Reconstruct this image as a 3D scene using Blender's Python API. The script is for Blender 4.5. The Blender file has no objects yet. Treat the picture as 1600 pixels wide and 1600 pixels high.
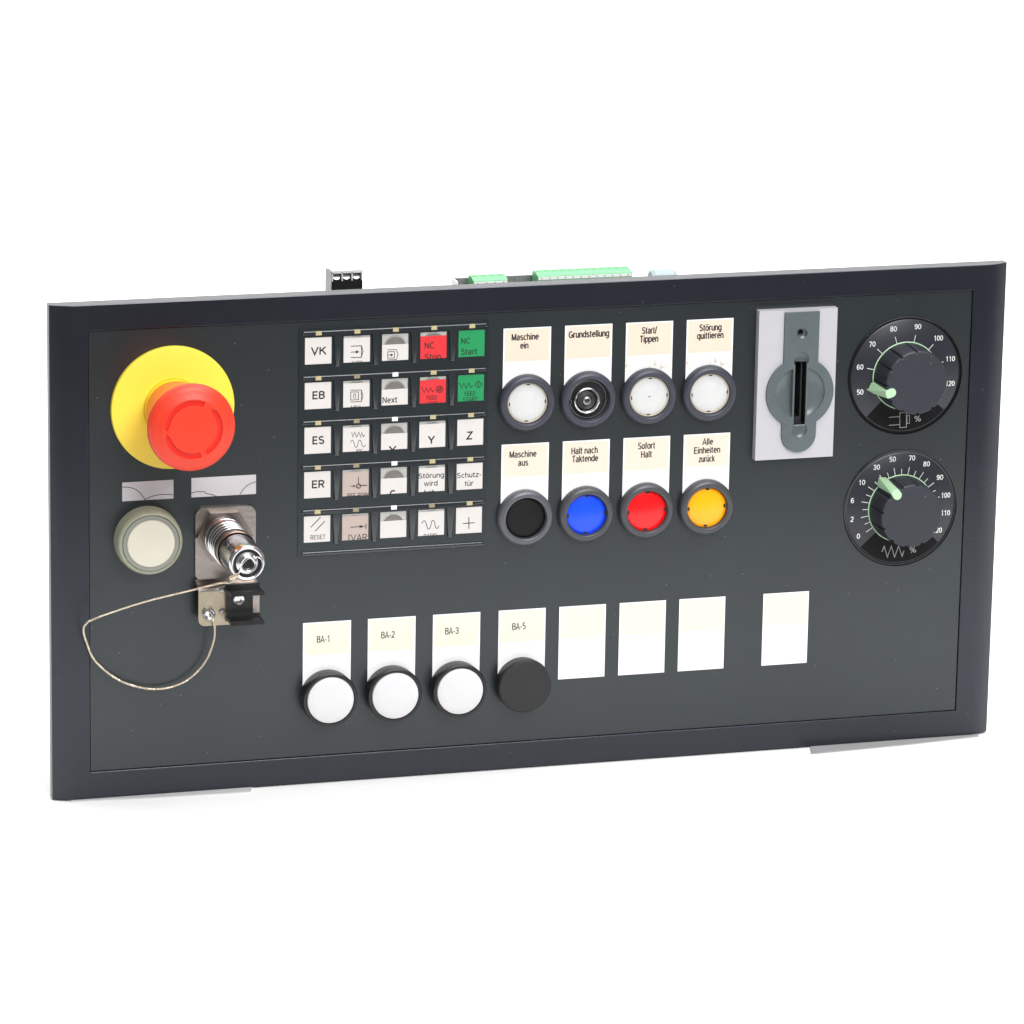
import bpy, bmesh, math, random
from mathutils import Vector, Matrix, noise
random.seed(4)
MM = 0.001
scene = bpy.context.scene
C = scene.collection

# ------------------------------------------------------------------ camera
# panel space: x right, y up, z towards the viewer (mm).  World: (x, -z, y) in metres.
def w(x, y, z): return Vector((x*MM, -z*MM, y*MM))
cam_d = bpy.data.cameras.new('camera'); cam = bpy.data.objects.new('camera', cam_d); C.objects.link(cam)
right = Vector((0.96014342, 0.01675540, 0.27900514))
up = Vector((0.05564479, 0.96676209, -0.24954905))
back = Vector((-0.27391288, 0.25512806, 0.92729791))
def wd(v): return Vector((v.x, -v.z, v.y))
m3 = Matrix((wd(right), wd(up), wd(back))).transposed()
cam.matrix_world = Matrix.Translation(w(-429.344, 743.357, 2230.435)) @ m3.to_4x4()
cam_d.sensor_width = 36.0
cam_d.lens = 7668.435/1600*36.0
cam_d.clip_start = 0.1; cam_d.clip_end = 50
scene.camera = cam
scene.render.resolution_x = 1024; scene.render.resolution_y = 1024

# ------------------------------------------------------------------ light
world = bpy.data.worlds.new('World'); scene.world = world; world.use_nodes = True
bg = world.node_tree.nodes['Background']
bg.inputs[0].default_value = (1, 1, 1, 1); bg.inputs[1].default_value = 0.17
def area(name, loc, target, sx, sy, power, col=(1, 1, 1)):
    d = bpy.data.lights.new(name, 'AREA'); d.shape = 'RECTANGLE'; d.size = sx; d.size_y = sy
    d.energy = power; d.color = col
    o = bpy.data.objects.new(name, d); C.objects.link(o); o.location = loc
    o.rotation_euler = (Vector(target) - Vector(loc)).to_track_quat('-Z', 'Y').to_euler()
    return o
area('overhead_softbox', (0.50, -0.62, 1.55), (0.24, -0.10, 0.05), 1.5, 1.0, 22)
area('front_fill', (0.62, -2.35, 1.72), (0.24, 0, 0.1), 1.2, 0.9, 56)  # unseen fill lamp, added to brighten the labels and front faces
area('backdrop_fill', (0.15, 0.85, 1.9), (0.15, 1.15, 0.2), 3.2, 1.2, 48)  # unseen lamp, added to push the sweep to pure white
scene.view_settings.view_transform = 'Standard'; scene.view_settings.look = 'None'
scene.view_settings.exposure = 0.0; scene.view_settings.gamma = 1.0
scene.cycles.max_bounces = 8

# ------------------------------------------------------------------ materials
def mat(name, col, rough=0.5, metal=0.0, bump=0.0, bscale=900, vary=0.0, vscale=60, dust=0.0, coat=0.0,
        spec=0.5, trans=0.0, sss=0.0, rough_vary=0.0, stretch=None, tint=None):
    m = bpy.data.materials.new(name); m.use_nodes = True
    nt = m.node_tree; N = nt.nodes; L = nt.links; b = N['Principled BSDF']
    b.inputs['Base Color'].default_value = (*col, 1); b.inputs['Roughness'].default_value = rough
    b.inputs['Metallic'].default_value = metal; b.inputs['Specular IOR Level'].default_value = spec
    b.inputs['Coat Weight'].default_value = coat; b.inputs['Coat Roughness'].default_value = 0.08
    b.inputs['Transmission Weight'].default_value = trans
    if tint: b.inputs['Specular Tint'].default_value = (*tint, 1)
    if sss:
        b.inputs['Subsurface Weight'].default_value = sss; b.inputs['Subsurface Scale'].default_value = 0.003
    tc = N.new('ShaderNodeTexCoord'); co = tc.outputs['Object']
    if stretch:
        mp = N.new('ShaderNodeMapping'); mp.inputs['Scale'].default_value = stretch
        L.new(co, mp.inputs[0]); co = mp.outputs[0]
    color_out = None
    if vary:
        n = N.new('ShaderNodeTexNoise'); n.inputs['Scale'].default_value = vscale; n.inputs['Detail'].default_value = 6
        n.inputs['Roughness'].default_value = 0.65
        L.new(co, n.inputs['Vector'])
        mx = N.new('ShaderNodeMix'); mx.data_type = 'RGBA'
        mx.inputs[6].default_value = (*[c*(1-vary) for c in col], 1)
        mx.inputs[7].default_value = (*[min(1, c*(1+vary)) for c in col], 1)
        L.new(n.outputs['Fac'], mx.inputs[0]); color_out = mx.outputs[2]
    if dust:
        vo = N.new('ShaderNodeTexVoronoi'); vo.inputs['Scale'].default_value = 300
        L.new(tc.outputs['Object'], vo.inputs['Vector'])
        sep = N.new('ShaderNodeSeparateColor'); L.new(vo.outputs['Color'], sep.inputs[0])
        pk = N.new('ShaderNodeMath'); pk.operation = 'LESS_THAN'; pk.inputs[1].default_value = dust
        L.new(sep.outputs[0], pk.inputs[0])
        rad = N.new('ShaderNodeMath'); rad.operation = 'MULTIPLY'; rad.inputs[1].default_value = 0.075
        L.new(sep.outputs[1], rad.inputs[0])
        lt = N.new('ShaderNodeMath'); lt.operation = 'LESS_THAN'; L.new(vo.outputs['Distance'], lt.inputs[0]); L.new(rad.outputs[0], lt.inputs[1])
        mu = N.new('ShaderNodeMath'); mu.operation = 'MULTIPLY'; L.new(pk.outputs[0], mu.inputs[0]); L.new(lt.outputs[0], mu.inputs[1])
        m2 = N.new('ShaderNodeMix'); m2.data_type = 'RGBA'; L.new(mu.outputs[0], m2.inputs[0])
        if color_out: L.new(color_out, m2.inputs[6])
        else: m2.inputs[6].default_value = (*col, 1)
        m2.inputs[7].default_value = (0.26, 0.26, 0.25, 1); color_out = m2.outputs[2]
    if color_out: L.new(color_out, b.inputs['Base Color'])
    if rough_vary:
        n = N.new('ShaderNodeTexNoise'); n.inputs['Scale'].default_value = vscale*0.8; n.inputs['Detail'].default_value = 8
        L.new(co, n.inputs['Vector'])
        mr = N.new('ShaderNodeMapRange'); mr.inputs[1].default_value = 0; mr.inputs[2].default_value = 1; mr.interpolation_type = 'SMOOTHSTEP'
        mr.inputs[3].default_value = max(.02, rough-rough_vary); mr.inputs[4].default_value = rough+rough_vary
        L.new(n.outputs['Fac'], mr.inputs[0]); L.new(mr.outputs[0], b.inputs['Roughness'])
    if bump:
        n = N.new('ShaderNodeTexNoise'); n.inputs['Scale'].default_value = bscale; n.inputs['Detail'].default_value = 3
        L.new(co, n.inputs['Vector'])
        bp = N.new('ShaderNodeBump'); bp.inputs['Strength'].default_value = bump; bp.inputs['Distance'].default_value = 0.0004
        L.new(n.outputs['Fac'], bp.inputs['Height']); L.new(bp.outputs['Normal'], b.inputs['Normal'])
    return m

M = dict(
    backdrop=mat('white_paper_sweep', (0.9, 0.9, 0.9), 0.9, spec=0.2),
    frame=mat('frame_anodised_black', (0.0095, 0.011, 0.0165), 0.29, spec=0.60, tint=(0.88, 0.93, 1.0), bump=0.12, bscale=1400, vary=0.25, vscale=25, dust=0.18, rough_vary=0.03),
    plate=mat('front_plate_lacquer', (0.0108, 0.0148, 0.0166), 0.33, spec=0.78, tint=(0.93, 0.98, 1.0), bump=0.10, bscale=1600, vary=0.34, vscale=14, dust=0.30, rough_vary=0.03),
    edge=mat('frame_pale_edge', (0.09, 0.09, 0.10), 0.38, metal=0.3, vary=0.15, vscale=120),  # lighter grey for the outer edge faces of the frame
    cover=mat('keypad_film', (0.010, 0.0145, 0.017), 0.28, spec=0.75, tint=(0.92, 0.98, 1.0), bump=0.08, bscale=1200, vary=0.2, vscale=30, dust=0.08),
    bead=mat('keypad_bead', (0.012, 0.016, 0.019), 0.24, spec=0.9, bump=0.05),
    dark=mat('cavity_black', (0.008, 0.008, 0.009), 0.6),
    shell=mat('rear_sheet_black', (0.03, 0.03, 0.032), 0.5),
    yellow=mat('yellow_plastic', (0.90, 0.70, 0.065), 0.45, vary=0.05, vscale=80, bump=0.04, sss=0.05),
    yellow2=mat('yellow_sleeve', (0.90, 0.66, 0.02), 0.4),
    red=mat('red_mushroom', (0.74, 0.042, 0.014), 0.42, bump=0.08, bscale=700, vary=0.08, vscale=150, sss=0.0, rough_vary=0.08),
    red_side=mat('red_skirt', (0.92, 0.17, 0.035), 0.42, bump=0.05, sss=0.10),  # orange bounce from the yellow disc is put into the skirt colour
    red_arrow=mat('red_arrow', (0.74, 0.018, 0.010), 0.4),
    ring=mat('bezel_grey', (0.050, 0.053, 0.072), 0.40, metal=0.15, bump=0.05, bscale=1500, vary=0.12, vscale=200),
    ring2=mat('bezel_grey_light', (0.115, 0.118, 0.135), 0.36, metal=0.35, bump=0.05, bscale=1500, vary=0.12, vscale=200),
    ring3=mat('bezel_grey_warm', (0.075, 0.077, 0.085), 0.38, metal=0.3, bump=0.05, bscale=1500, vary=0.12, vscale=200),
    black=mat('black_plastic', (0.012, 0.012, 0.013), 0.36, bump=0.08, vary=0.2, vscale=200, rough_vary=0.06),
    blacklens=mat('black_lens', (0.004, 0.004, 0.004), 0.5, bump=0.03, spec=0.3),
    blackcap=mat('black_blank_cap', (0.014, 0.014, 0.016), 0.5, bump=0.1, vary=0.2, vscale=120, dust=0.04),
    white=mat('white_lens', (0.66, 0.66, 0.67), 0.35, vary=0.03, vscale=250, sss=0.1),
    white2=mat('white_lens_dirty', (0.66, 0.66, 0.655), 0.3, vary=0.09, vscale=330, coat=0.2),
    lens_rim=mat('lens_rim_yellowed', (0.55, 0.49, 0.36), 0.35, vary=0.25, vscale=300),
    foil=mat('floor_shadow_grey', (0.36, 0.36, 0.365), 0.6, vary=0.08, vscale=60),  # contact shadow on the floor, put into a grey colour
    blue=mat('blue_lens', (0.0, 0.07, 0.85), 0.35, vary=0.06, vscale=200, coat=0.15),
    redlens=mat('red_lens', (0.88, 0.001, 0.004), 0.3, vary=0.06, vscale=200, coat=0.15),
    amber=mat('amber_lens', (0.96, 0.46, 0.0), 0.3, vary=0.04, vscale=200, coat=0.15),
    notch=mat('notch_dark', (0.02, 0.016, 0.014), 0.6),
    cream=mat('cream_paper', (0.76, 0.63, 0.51), 0.6, vary=0.03, vscale=60),
    cream2=mat('cream_paper_half_lit', (0.765, 0.665, 0.555), 0.6, vary=0.03, vscale=60),  # same cream paper, stronger light of the second row put into its colour
    cream_lit=mat('cream_paper_lit', (0.75, 0.73, 0.61), 0.6, vary=0.02, vscale=60),  # same cream paper again, brightest light of the lowest row in its colour
    label=mat('label_white', (0.90, 0.90, 0.89), 0.35, vary=0.02, vscale=60),
    ink=mat('ink_black', (0.012, 0.011, 0.011), 0.6),
    ink_soft=mat('ink_grey', (0.03, 0.028, 0.026), 0.6),
    inkred=mat('ink_dark_red', (0.06, 0.004, 0.005), 0.6),
    inkgreen=mat('ink_dark_green', (0.002, 0.018, 0.010), 0.6),
    card_w=mat('insert_card_white', (0.655, 0.622, 0.598), 0.55, vary=0.04, vscale=150, coat=0.1),
    card_b=mat('insert_card_beige', (0.47, 0.38, 0.34), 0.55, vary=0.05, vscale=150, coat=0.1),
    card_r=mat('insert_card_red', (0.70, 0.025, 0.032), 0.5, vary=0.08, vscale=400, coat=0.1),
    card_g=mat('insert_card_green', (0.006, 0.27, 0.085), 0.5, vary=0.08, vscale=400, coat=0.1),
    pocket=mat('pocket_clear_grey', (0.46, 0.46, 0.43), 0.3, vary=0.15, vscale=300),
    dome=mat('switch_dome', (0.28, 0.26, 0.25), 0.3, metal=0.5, vary=0.25, vscale=400),
    dome_rim=mat('switch_dome_rim', (0.62, 0.63, 0.60), 0.25, metal=0.6),
    led_y=mat('led_cream', (0.50, 0.43, 0.25), 0.3, vary=0.25, vscale=900, coat=0.3),
    led_d=mat('led_dull', (0.30, 0.25, 0.16), 0.35, vary=0.25, vscale=900),
    led_w=mat('led_white', (0.85, 0.86, 0.88), 0.3),
    led_core=mat('led_core', (0.42, 0.30, 0.10), 0.4),
    strip=mat('scraped_metal_strip', (0.60, 0.58, 0.60), 0.42, metal=0.35, vary=0.12, vscale=500, bump=0.2, bscale=2500, stretch=(1, 6, 1)),
    scratch=mat('scratch_dark', (0.06, 0.05, 0.06), 0.6),
    lamp_body=mat('lamp_translucent', (0.44, 0.47, 0.35), 0.30, trans=0.3, sss=0.4, coat=0.1),
    lamp_ring=mat('lamp_ring_grey', (0.24, 0.25, 0.22), 0.3, coat=0.3),
    lamp_face=mat('lamp_face_cream', (0.62, 0.59, 0.49), 0.4, vary=0.03, vscale=100, coat=0.1),
    nickel=mat('nickel_plate', (0.42, 0.37, 0.34), 0.34, metal=1.0, vary=0.10, vscale=260, bump=0.15, bscale=500, rough_vary=0.12),
    nut=mat('nut_nickel', (0.30, 0.26, 0.235), 0.26, metal=1.0, vary=0.15, vscale=200, bump=0.05),
    brass=mat('yellowed_plate', (0.46, 0.40, 0.30), 0.36, metal=0.9, vary=0.3, vscale=110, bump=0.15, bscale=500, rough_vary=0.1),
    chrome=mat('chrome', (0.72, 0.71, 0.72), 0.22, metal=1.0, vary=0.06, vscale=200, rough_vary=0.06),
    chrome_dull=mat('chrome_satin', (0.42, 0.41, 0.42), 0.40, metal=1.0, vary=0.15, vscale=200, rough_vary=0.08),
    barrel=mat('barrel_dark_metal', (0.33, 0.32, 0.33), 0.33, metal=1.0, vary=0.15, vscale=200),
    groove=mat('groove_dark', (0.035, 0.033, 0.035), 0.4, metal=0.6),
    floor_shadow_pale=mat('floor_shadow_whitish', (0.52, 0.52, 0.53), 0.6, vary=0.08, vscale=60),  # fainter contact shadow at the left, put into a whitish grey
    bronze=mat('worn_bronze', (0.36, 0.27, 0.22), 0.35, metal=1.0, vary=0.3, vscale=400),
    redmark=mat('red_mark', (0.75, 0.03, 0.04), 0.5),
    rope=mat('steel_rope', (0.70, 0.60, 0.47), 0.32, metal=0.75, vary=0.2, vscale=800),
    silver=mat('silver_plastic', (0.53, 0.52, 0.55), 0.40, metal=0.15, vary=0.05, vscale=90, bump=0.04, dust=0.03),
    insert=mat('insert_grey_green', (0.11, 0.135, 0.142), 0.30, metal=0.1, vary=0.16, vscale=110, bump=0.04, rough_vary=0.06, coat=0.1),
    slot=mat('slot_dark', (0.025, 0.023, 0.027), 0.25),
    dial=mat('dial_face', (0.020, 0.022, 0.030), 0.34, bump=0.06, bscale=1500, dust=0.05),
    dial_dark=mat('dial_sector_black', (0.003, 0.003, 0.004), 0.5, spec=0.2, dust=0.1),
    dial_ring=mat('dial_rim_gloss', (0.004, 0.004, 0.004), 0.15, coat=0.5),
    knob=mat('knob_black', (0.026, 0.028, 0.038), 0.42, bump=0.35, bscale=1300, dust=0.3),
    mint=mat('mint_plastic', (0.46, 0.70, 0.44), 0.4, vary=0.04, vscale=100, sss=0.1),
    smoke=mat('bulb_smoked', (0.05, 0.05, 0.03), 0.08, coat=1.0, metal=0.3),
    print_w=mat('print_white', (0.82, 0.82, 0.80), 0.5),
    print_g=mat('print_grey', (0.42, 0.42, 0.42), 0.5),
    green=mat('terminal_green', (0.06, 0.34, 0.12), 0.4, vary=0.05),
    green_pale=mat('terminal_green_pale', (0.15, 0.50, 0.22), 0.4),
    print_term=mat('terminal_white_strip', (0.86, 0.90, 0.86), 0.5),
    foam=mat('dark_speckled_board', (0.16, 0.17, 0.165), 0.7, vary=0.95, vscale=900, bump=0.8, bscale=700),
    gland=mat('grey_blue_plastic', (0.36, 0.43, 0.46), 0.4, vary=0.12, vscale=200),
    term_black=mat('terminal_black', (0.010, 0.010, 0.010), 0.35),
    term_side=mat('terminal_side_grey', (0.26, 0.26, 0.27), 0.35, vary=0.3, vscale=300),
    term_top=mat('terminal_lit_top', (0.66, 0.66, 0.67), 0.5, vary=0.3, vscale=400),  # blown-out light on the terminal top is put into this pale colour
)

# ------------------------------------------------------------------ mesh helpers (mm in, metres out)
def link(name, me, m, parent=None, loc=(0, 0, 0)):
    o = bpy.data.objects.new(name, me); C.objects.link(o)
    if m is not None and not me.materials: me.materials.append(M[m])
    if parent is not None: o.parent = parent
    o.location = [c*MM for c in loc]
    return o
def from_bm(bm, name, smooth=True, angle=35):
    bmesh.ops.recalc_face_normals(bm, faces=bm.faces)
    me = bpy.data.meshes.new(name)
    for v in bm.verts: v.co *= MM
    for f in bm.faces: f.smooth = smooth
    if smooth:
        for e in bm.edges:
            if len(e.link_faces) == 2 and e.calc_face_angle(0) > math.radians(angle): e.smooth = False
    bm.to_mesh(me); bm.free(); return me
def add_box(bm, x0, x1, y0, y1, z0, z1):
    v = [bm.verts.new(p) for p in ((x0,y0,z0),(x1,y0,z0),(x1,y1,z0),(x0,y1,z0),(x0,y0,z1),(x1,y0,z1),(x1,y1,z1),(x0,y1,z1))]
    for f in ((0,3,2,1),(4,5,6,7),(0,1,5,4),(1,2,6,5),(2,3,7,6),(3,0,4,7)): bm.faces.new([v[i] for i in f])
def bevel(bm, r, seg=2, top_only=None):
    es = [e for e in bm.edges if len(e.link_faces) == 2 and e.calc_face_angle(0) > 0.6]
    if top_only is not None: es = [e for e in es if all(v.co.z > top_only for v in e.verts)]
    bmesh.ops.bevel(bm, geom=es, offset=r, segments=seg, profile=0.5, affect='EDGES', clamp_overlap=True)
def box(name, x0, x1, y0, y1, z0, z1, m, parent, r=0.0, seg=2, loc=None):  # bevelled box; flat faces keep their own normals
    bm = bmesh.new(); cx, cy = (x0+x1)/2, (y0+y1)/2
    add_box(bm, x0-cx, x1-cx, y0-cy, y1-cy, 0, z1-z0)
    if r: bevel(bm, r, seg)
    return link(name, from_bm(bm, name, True, 18), m, parent, (cx, cy, z0))
def add_lathe(bm, prof, seg=64, c=(0, 0), a0=0, a1=360):
    rings = []; full = abs(a1-a0) >= 360
    n = seg if full else seg+1
    for r, z in prof:
        if r < 1e-6: rings.append([bm.verts.new((c[0], c[1], z))])
        else: rings.append([bm.verts.new((c[0]+r*math.cos(math.radians(a0+(a1-a0)*i/seg)), c[1]+r*math.sin(math.radians(a0+(a1-a0)*i/seg)), z)) for i in range(n)])
    for A_, B_ in zip(rings, rings[1:]):
        k = seg if full else seg
        for i in range(k):
            j = (i+1) % n if full else i+1
            if len(A_) == 1 and len(B_) == 1: continue
            if len(A_) == 1: bm.faces.new((A_[0], B_[i], B_[j]))
            elif len(B_) == 1: bm.faces.new((A_[i], A_[j], B_[0]))
            else: bm.faces.new((A_[i], A_[j], B_[j], B_[i]))
def lathe(name, prof, m, parent, loc=(0, 0, 0), seg=64, angle=35):
    bm = bmesh.new(); add_lathe(bm, prof, seg)
    return link(name, from_bm(bm, name, True, angle), m, parent, loc)
def add_prism(bm, poly, z0, z1):
    a = [bm.verts.new((x, y, z0)) for x, y in poly]; b = [bm.verts.new((x, y, z1)) for x, y in poly]
    n = len(poly)
    bm.faces.new(b); bm.faces.new(a[::-1])
    for i in range(n): bm.faces.new((a[i], a[(i+1) % n], b[(i+1) % n], b[i]))
def prism(name, poly, z0, z1, m, parent, r=0.0, seg=2, loc=(0, 0, 0), angle=18):
    bm = bmesh.new(); add_prism(bm, poly, 0, z1-z0)
    if r: bevel(bm, r, seg, top_only=(z1-z0)*0.5)
    return link(name, from_bm(bm, name, True, angle), m, parent, (loc[0], loc[1], loc[2]+z0))
def rrect(x0, x1, y0, y1, r, n=5):
    out = []
    for cx, cy, a in ((x1-r, y1-r, 0), (x0+r, y1-r, 90), (x0+r, y0+r, 180), (x1-r, y0+r, 270)):
        for i in range(n+1):
            t = math.radians(a+90*i/n); out.append((cx+r*math.cos(t), cy+r*math.sin(t)))
    return out
def arc(cx, cy, r, a0, a1, n): return [(cx+r*math.cos(math.radians(a0+(a1-a0)*i/n)), cy+r*math.sin(math.radians(a0+(a1-a0)*i/n))) for i in range(n+1)]
def add_stroke(bm, pts, wd_, z):
    pts = [Vector(p) for p in pts]; n = len(pts); closed = (pts[0]-pts[-1]).length < 1e-3 and n > 3
    L_, R_ = [], []
    for i, p in enumerate(pts):
        a = (p-pts[i-1]) if i else (pts[0]-pts[-2] if closed else pts[1]-p)
        b = (pts[i+1]-p) if i < n-1 else (pts[1]-pts[0] if closed else p-pts[i-1])
        a = a.normalized(); b = b.normalized(); na = Vector((-a.y, a.x)); nb = Vector((-b.y, b.x))
        mt = (na+nb); mt = mt.normalized() if mt.length > 1e-6 else na
        k = min(1/max(mt.dot(na), .35), 2.4)*wd_/2
        L_.append(bm.verts.new((p.x+mt.x*k, p.y+mt.y*k, z))); R_.append(bm.verts.new((p.x-mt.x*k, p.y-mt.y*k, z)))
    for i in range(n-1): bm.faces.new((R_[i], R_[i+1], L_[i+1], L_[i]))
def add_tube(bm, pts, r, seg=8, caps=True):
    pts = [Vector(p) for p in pts]; rings = []; prev = None
    for i, p in enumerate(pts):
        t = (pts[min(i+1, len(pts)-1)]-pts[max(i-1, 0)]).normalized()
        if prev is None:
            u = t.orthogonal().normalized()
        else: u = (prev - t*prev.dot(t)).normalized()
        prev = u; v = t.cross(u)
        rings.append([bm.verts.new(p+(u*math.cos(2*math.pi*k/seg)+v*math.sin(2*math.pi*k/seg))*r) for k in range(seg)])
    for A_, B_ in zip(rings, rings[1:]):
        for k in range(seg): bm.faces.new((A_[k], A_[(k+1) % seg], B_[(k+1) % seg], B_[k]))
    if caps: bm.faces.new(rings[0][::-1]); bm.faces.new(rings[-1])
def spline(P, n=8):
    P = [Vector(p) for p in P]; P = [2*P[0]-P[1]]+P+[2*P[-1]-P[-2]]; o = []
    for i in range(1, len(P)-2):
        a, b, c, d = P[i-1:i+3]
        for k in range(n):
            t = k/n; o.append(.5*((2*b)+(c-a)*t+(2*a-5*b+4*c-d)*t*t+(3*b-a-3*c+d)*t**3))
    return o+[P[-2]]
def flat(bm, name, m, parent, loc=(0, 0, 0)):
    me = bpy.data.meshes.new(name)
    for v in bm.verts: v.co *= MM
    bm.to_mesh(me); bm.free()
    return link(name, me, m, parent, loc)
def cut(o, cutters):
    for c in cutters:
        md = o.modifiers.new('cut', 'BOOLEAN'); md.operation = 'DIFFERENCE'; md.object = c; md.solver = 'EXACT'
    bpy.context.view_layer.update()
    me = bpy.data.meshes.new_from_object(o.evaluated_get(bpy.context.evaluated_depsgraph_get()))
    o.modifiers.clear(); old = o.data; o.data = me; me.name = old.name
    for c in cutters: bpy.data.objects.remove(c)
    return o
def shade(o, angle=35):
    bm = bmesh.new(); bm.from_mesh(o.data)
    for f in bm.faces: f.smooth = True
    for e in bm.edges: e.smooth = not (len(e.link_faces) == 2 and e.calc_face_angle(0) > math.radians(angle))
    bm.to_mesh(o.data); bm.free()


def stained_label():
    m = mat('label_white_stained', (0.90, 0.90, 0.89), 0.35); nt = m.node_tree; N = nt.nodes; L = nt.links; b = N['Principled BSDF']
    tc = N.new('ShaderNodeTexCoord'); sp_ = N.new('ShaderNodeSeparateXYZ'); L.new(tc.outputs['Object'], sp_.inputs[0])
    lo = N.new('ShaderNodeMapRange'); lo.inputs[1].default_value = -0.0075; lo.inputs[2].default_value = -0.0045; L.new(sp_.outputs[1], lo.inputs[0])
    hi = N.new('ShaderNodeMapRange'); hi.inputs[1].default_value = 0.0005; hi.inputs[2].default_value = -0.0030; L.new(sp_.outputs[1], hi.inputs[0])
    no = N.new('ShaderNodeTexNoise'); no.inputs['Scale'].default_value = 420; no.inputs['Detail'].default_value = 5; L.new(tc.outputs['Object'], no.inputs['Vector'])
    th = N.new('ShaderNodeMapRange'); th.inputs[1].default_value = 0.52; th.inputs[2].default_value = 0.72; L.new(no.outputs['Fac'], th.inputs[0])
    a = N.new('ShaderNodeMath'); a.operation = 'MULTIPLY'; L.new(lo.outputs[0], a.inputs[0]); L.new(hi.outputs[0], a.inputs[1])
    c = N.new('ShaderNodeMath'); c.operation = 'MULTIPLY'; L.new(a.outputs[0], c.inputs[0]); L.new(th.outputs[0], c.inputs[1])
    mx = N.new('ShaderNodeMix'); mx.data_type = 'RGBA'; L.new(c.outputs[0], mx.inputs[0]); mx.inputs[6].default_value = (0.90, 0.90, 0.89, 1); mx.inputs[7].default_value = (0.50, 0.36, 0.17, 1)
    L.new(mx.outputs[2], b.inputs['Base Color']); return m
M['label_stained'] = stained_label()

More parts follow.
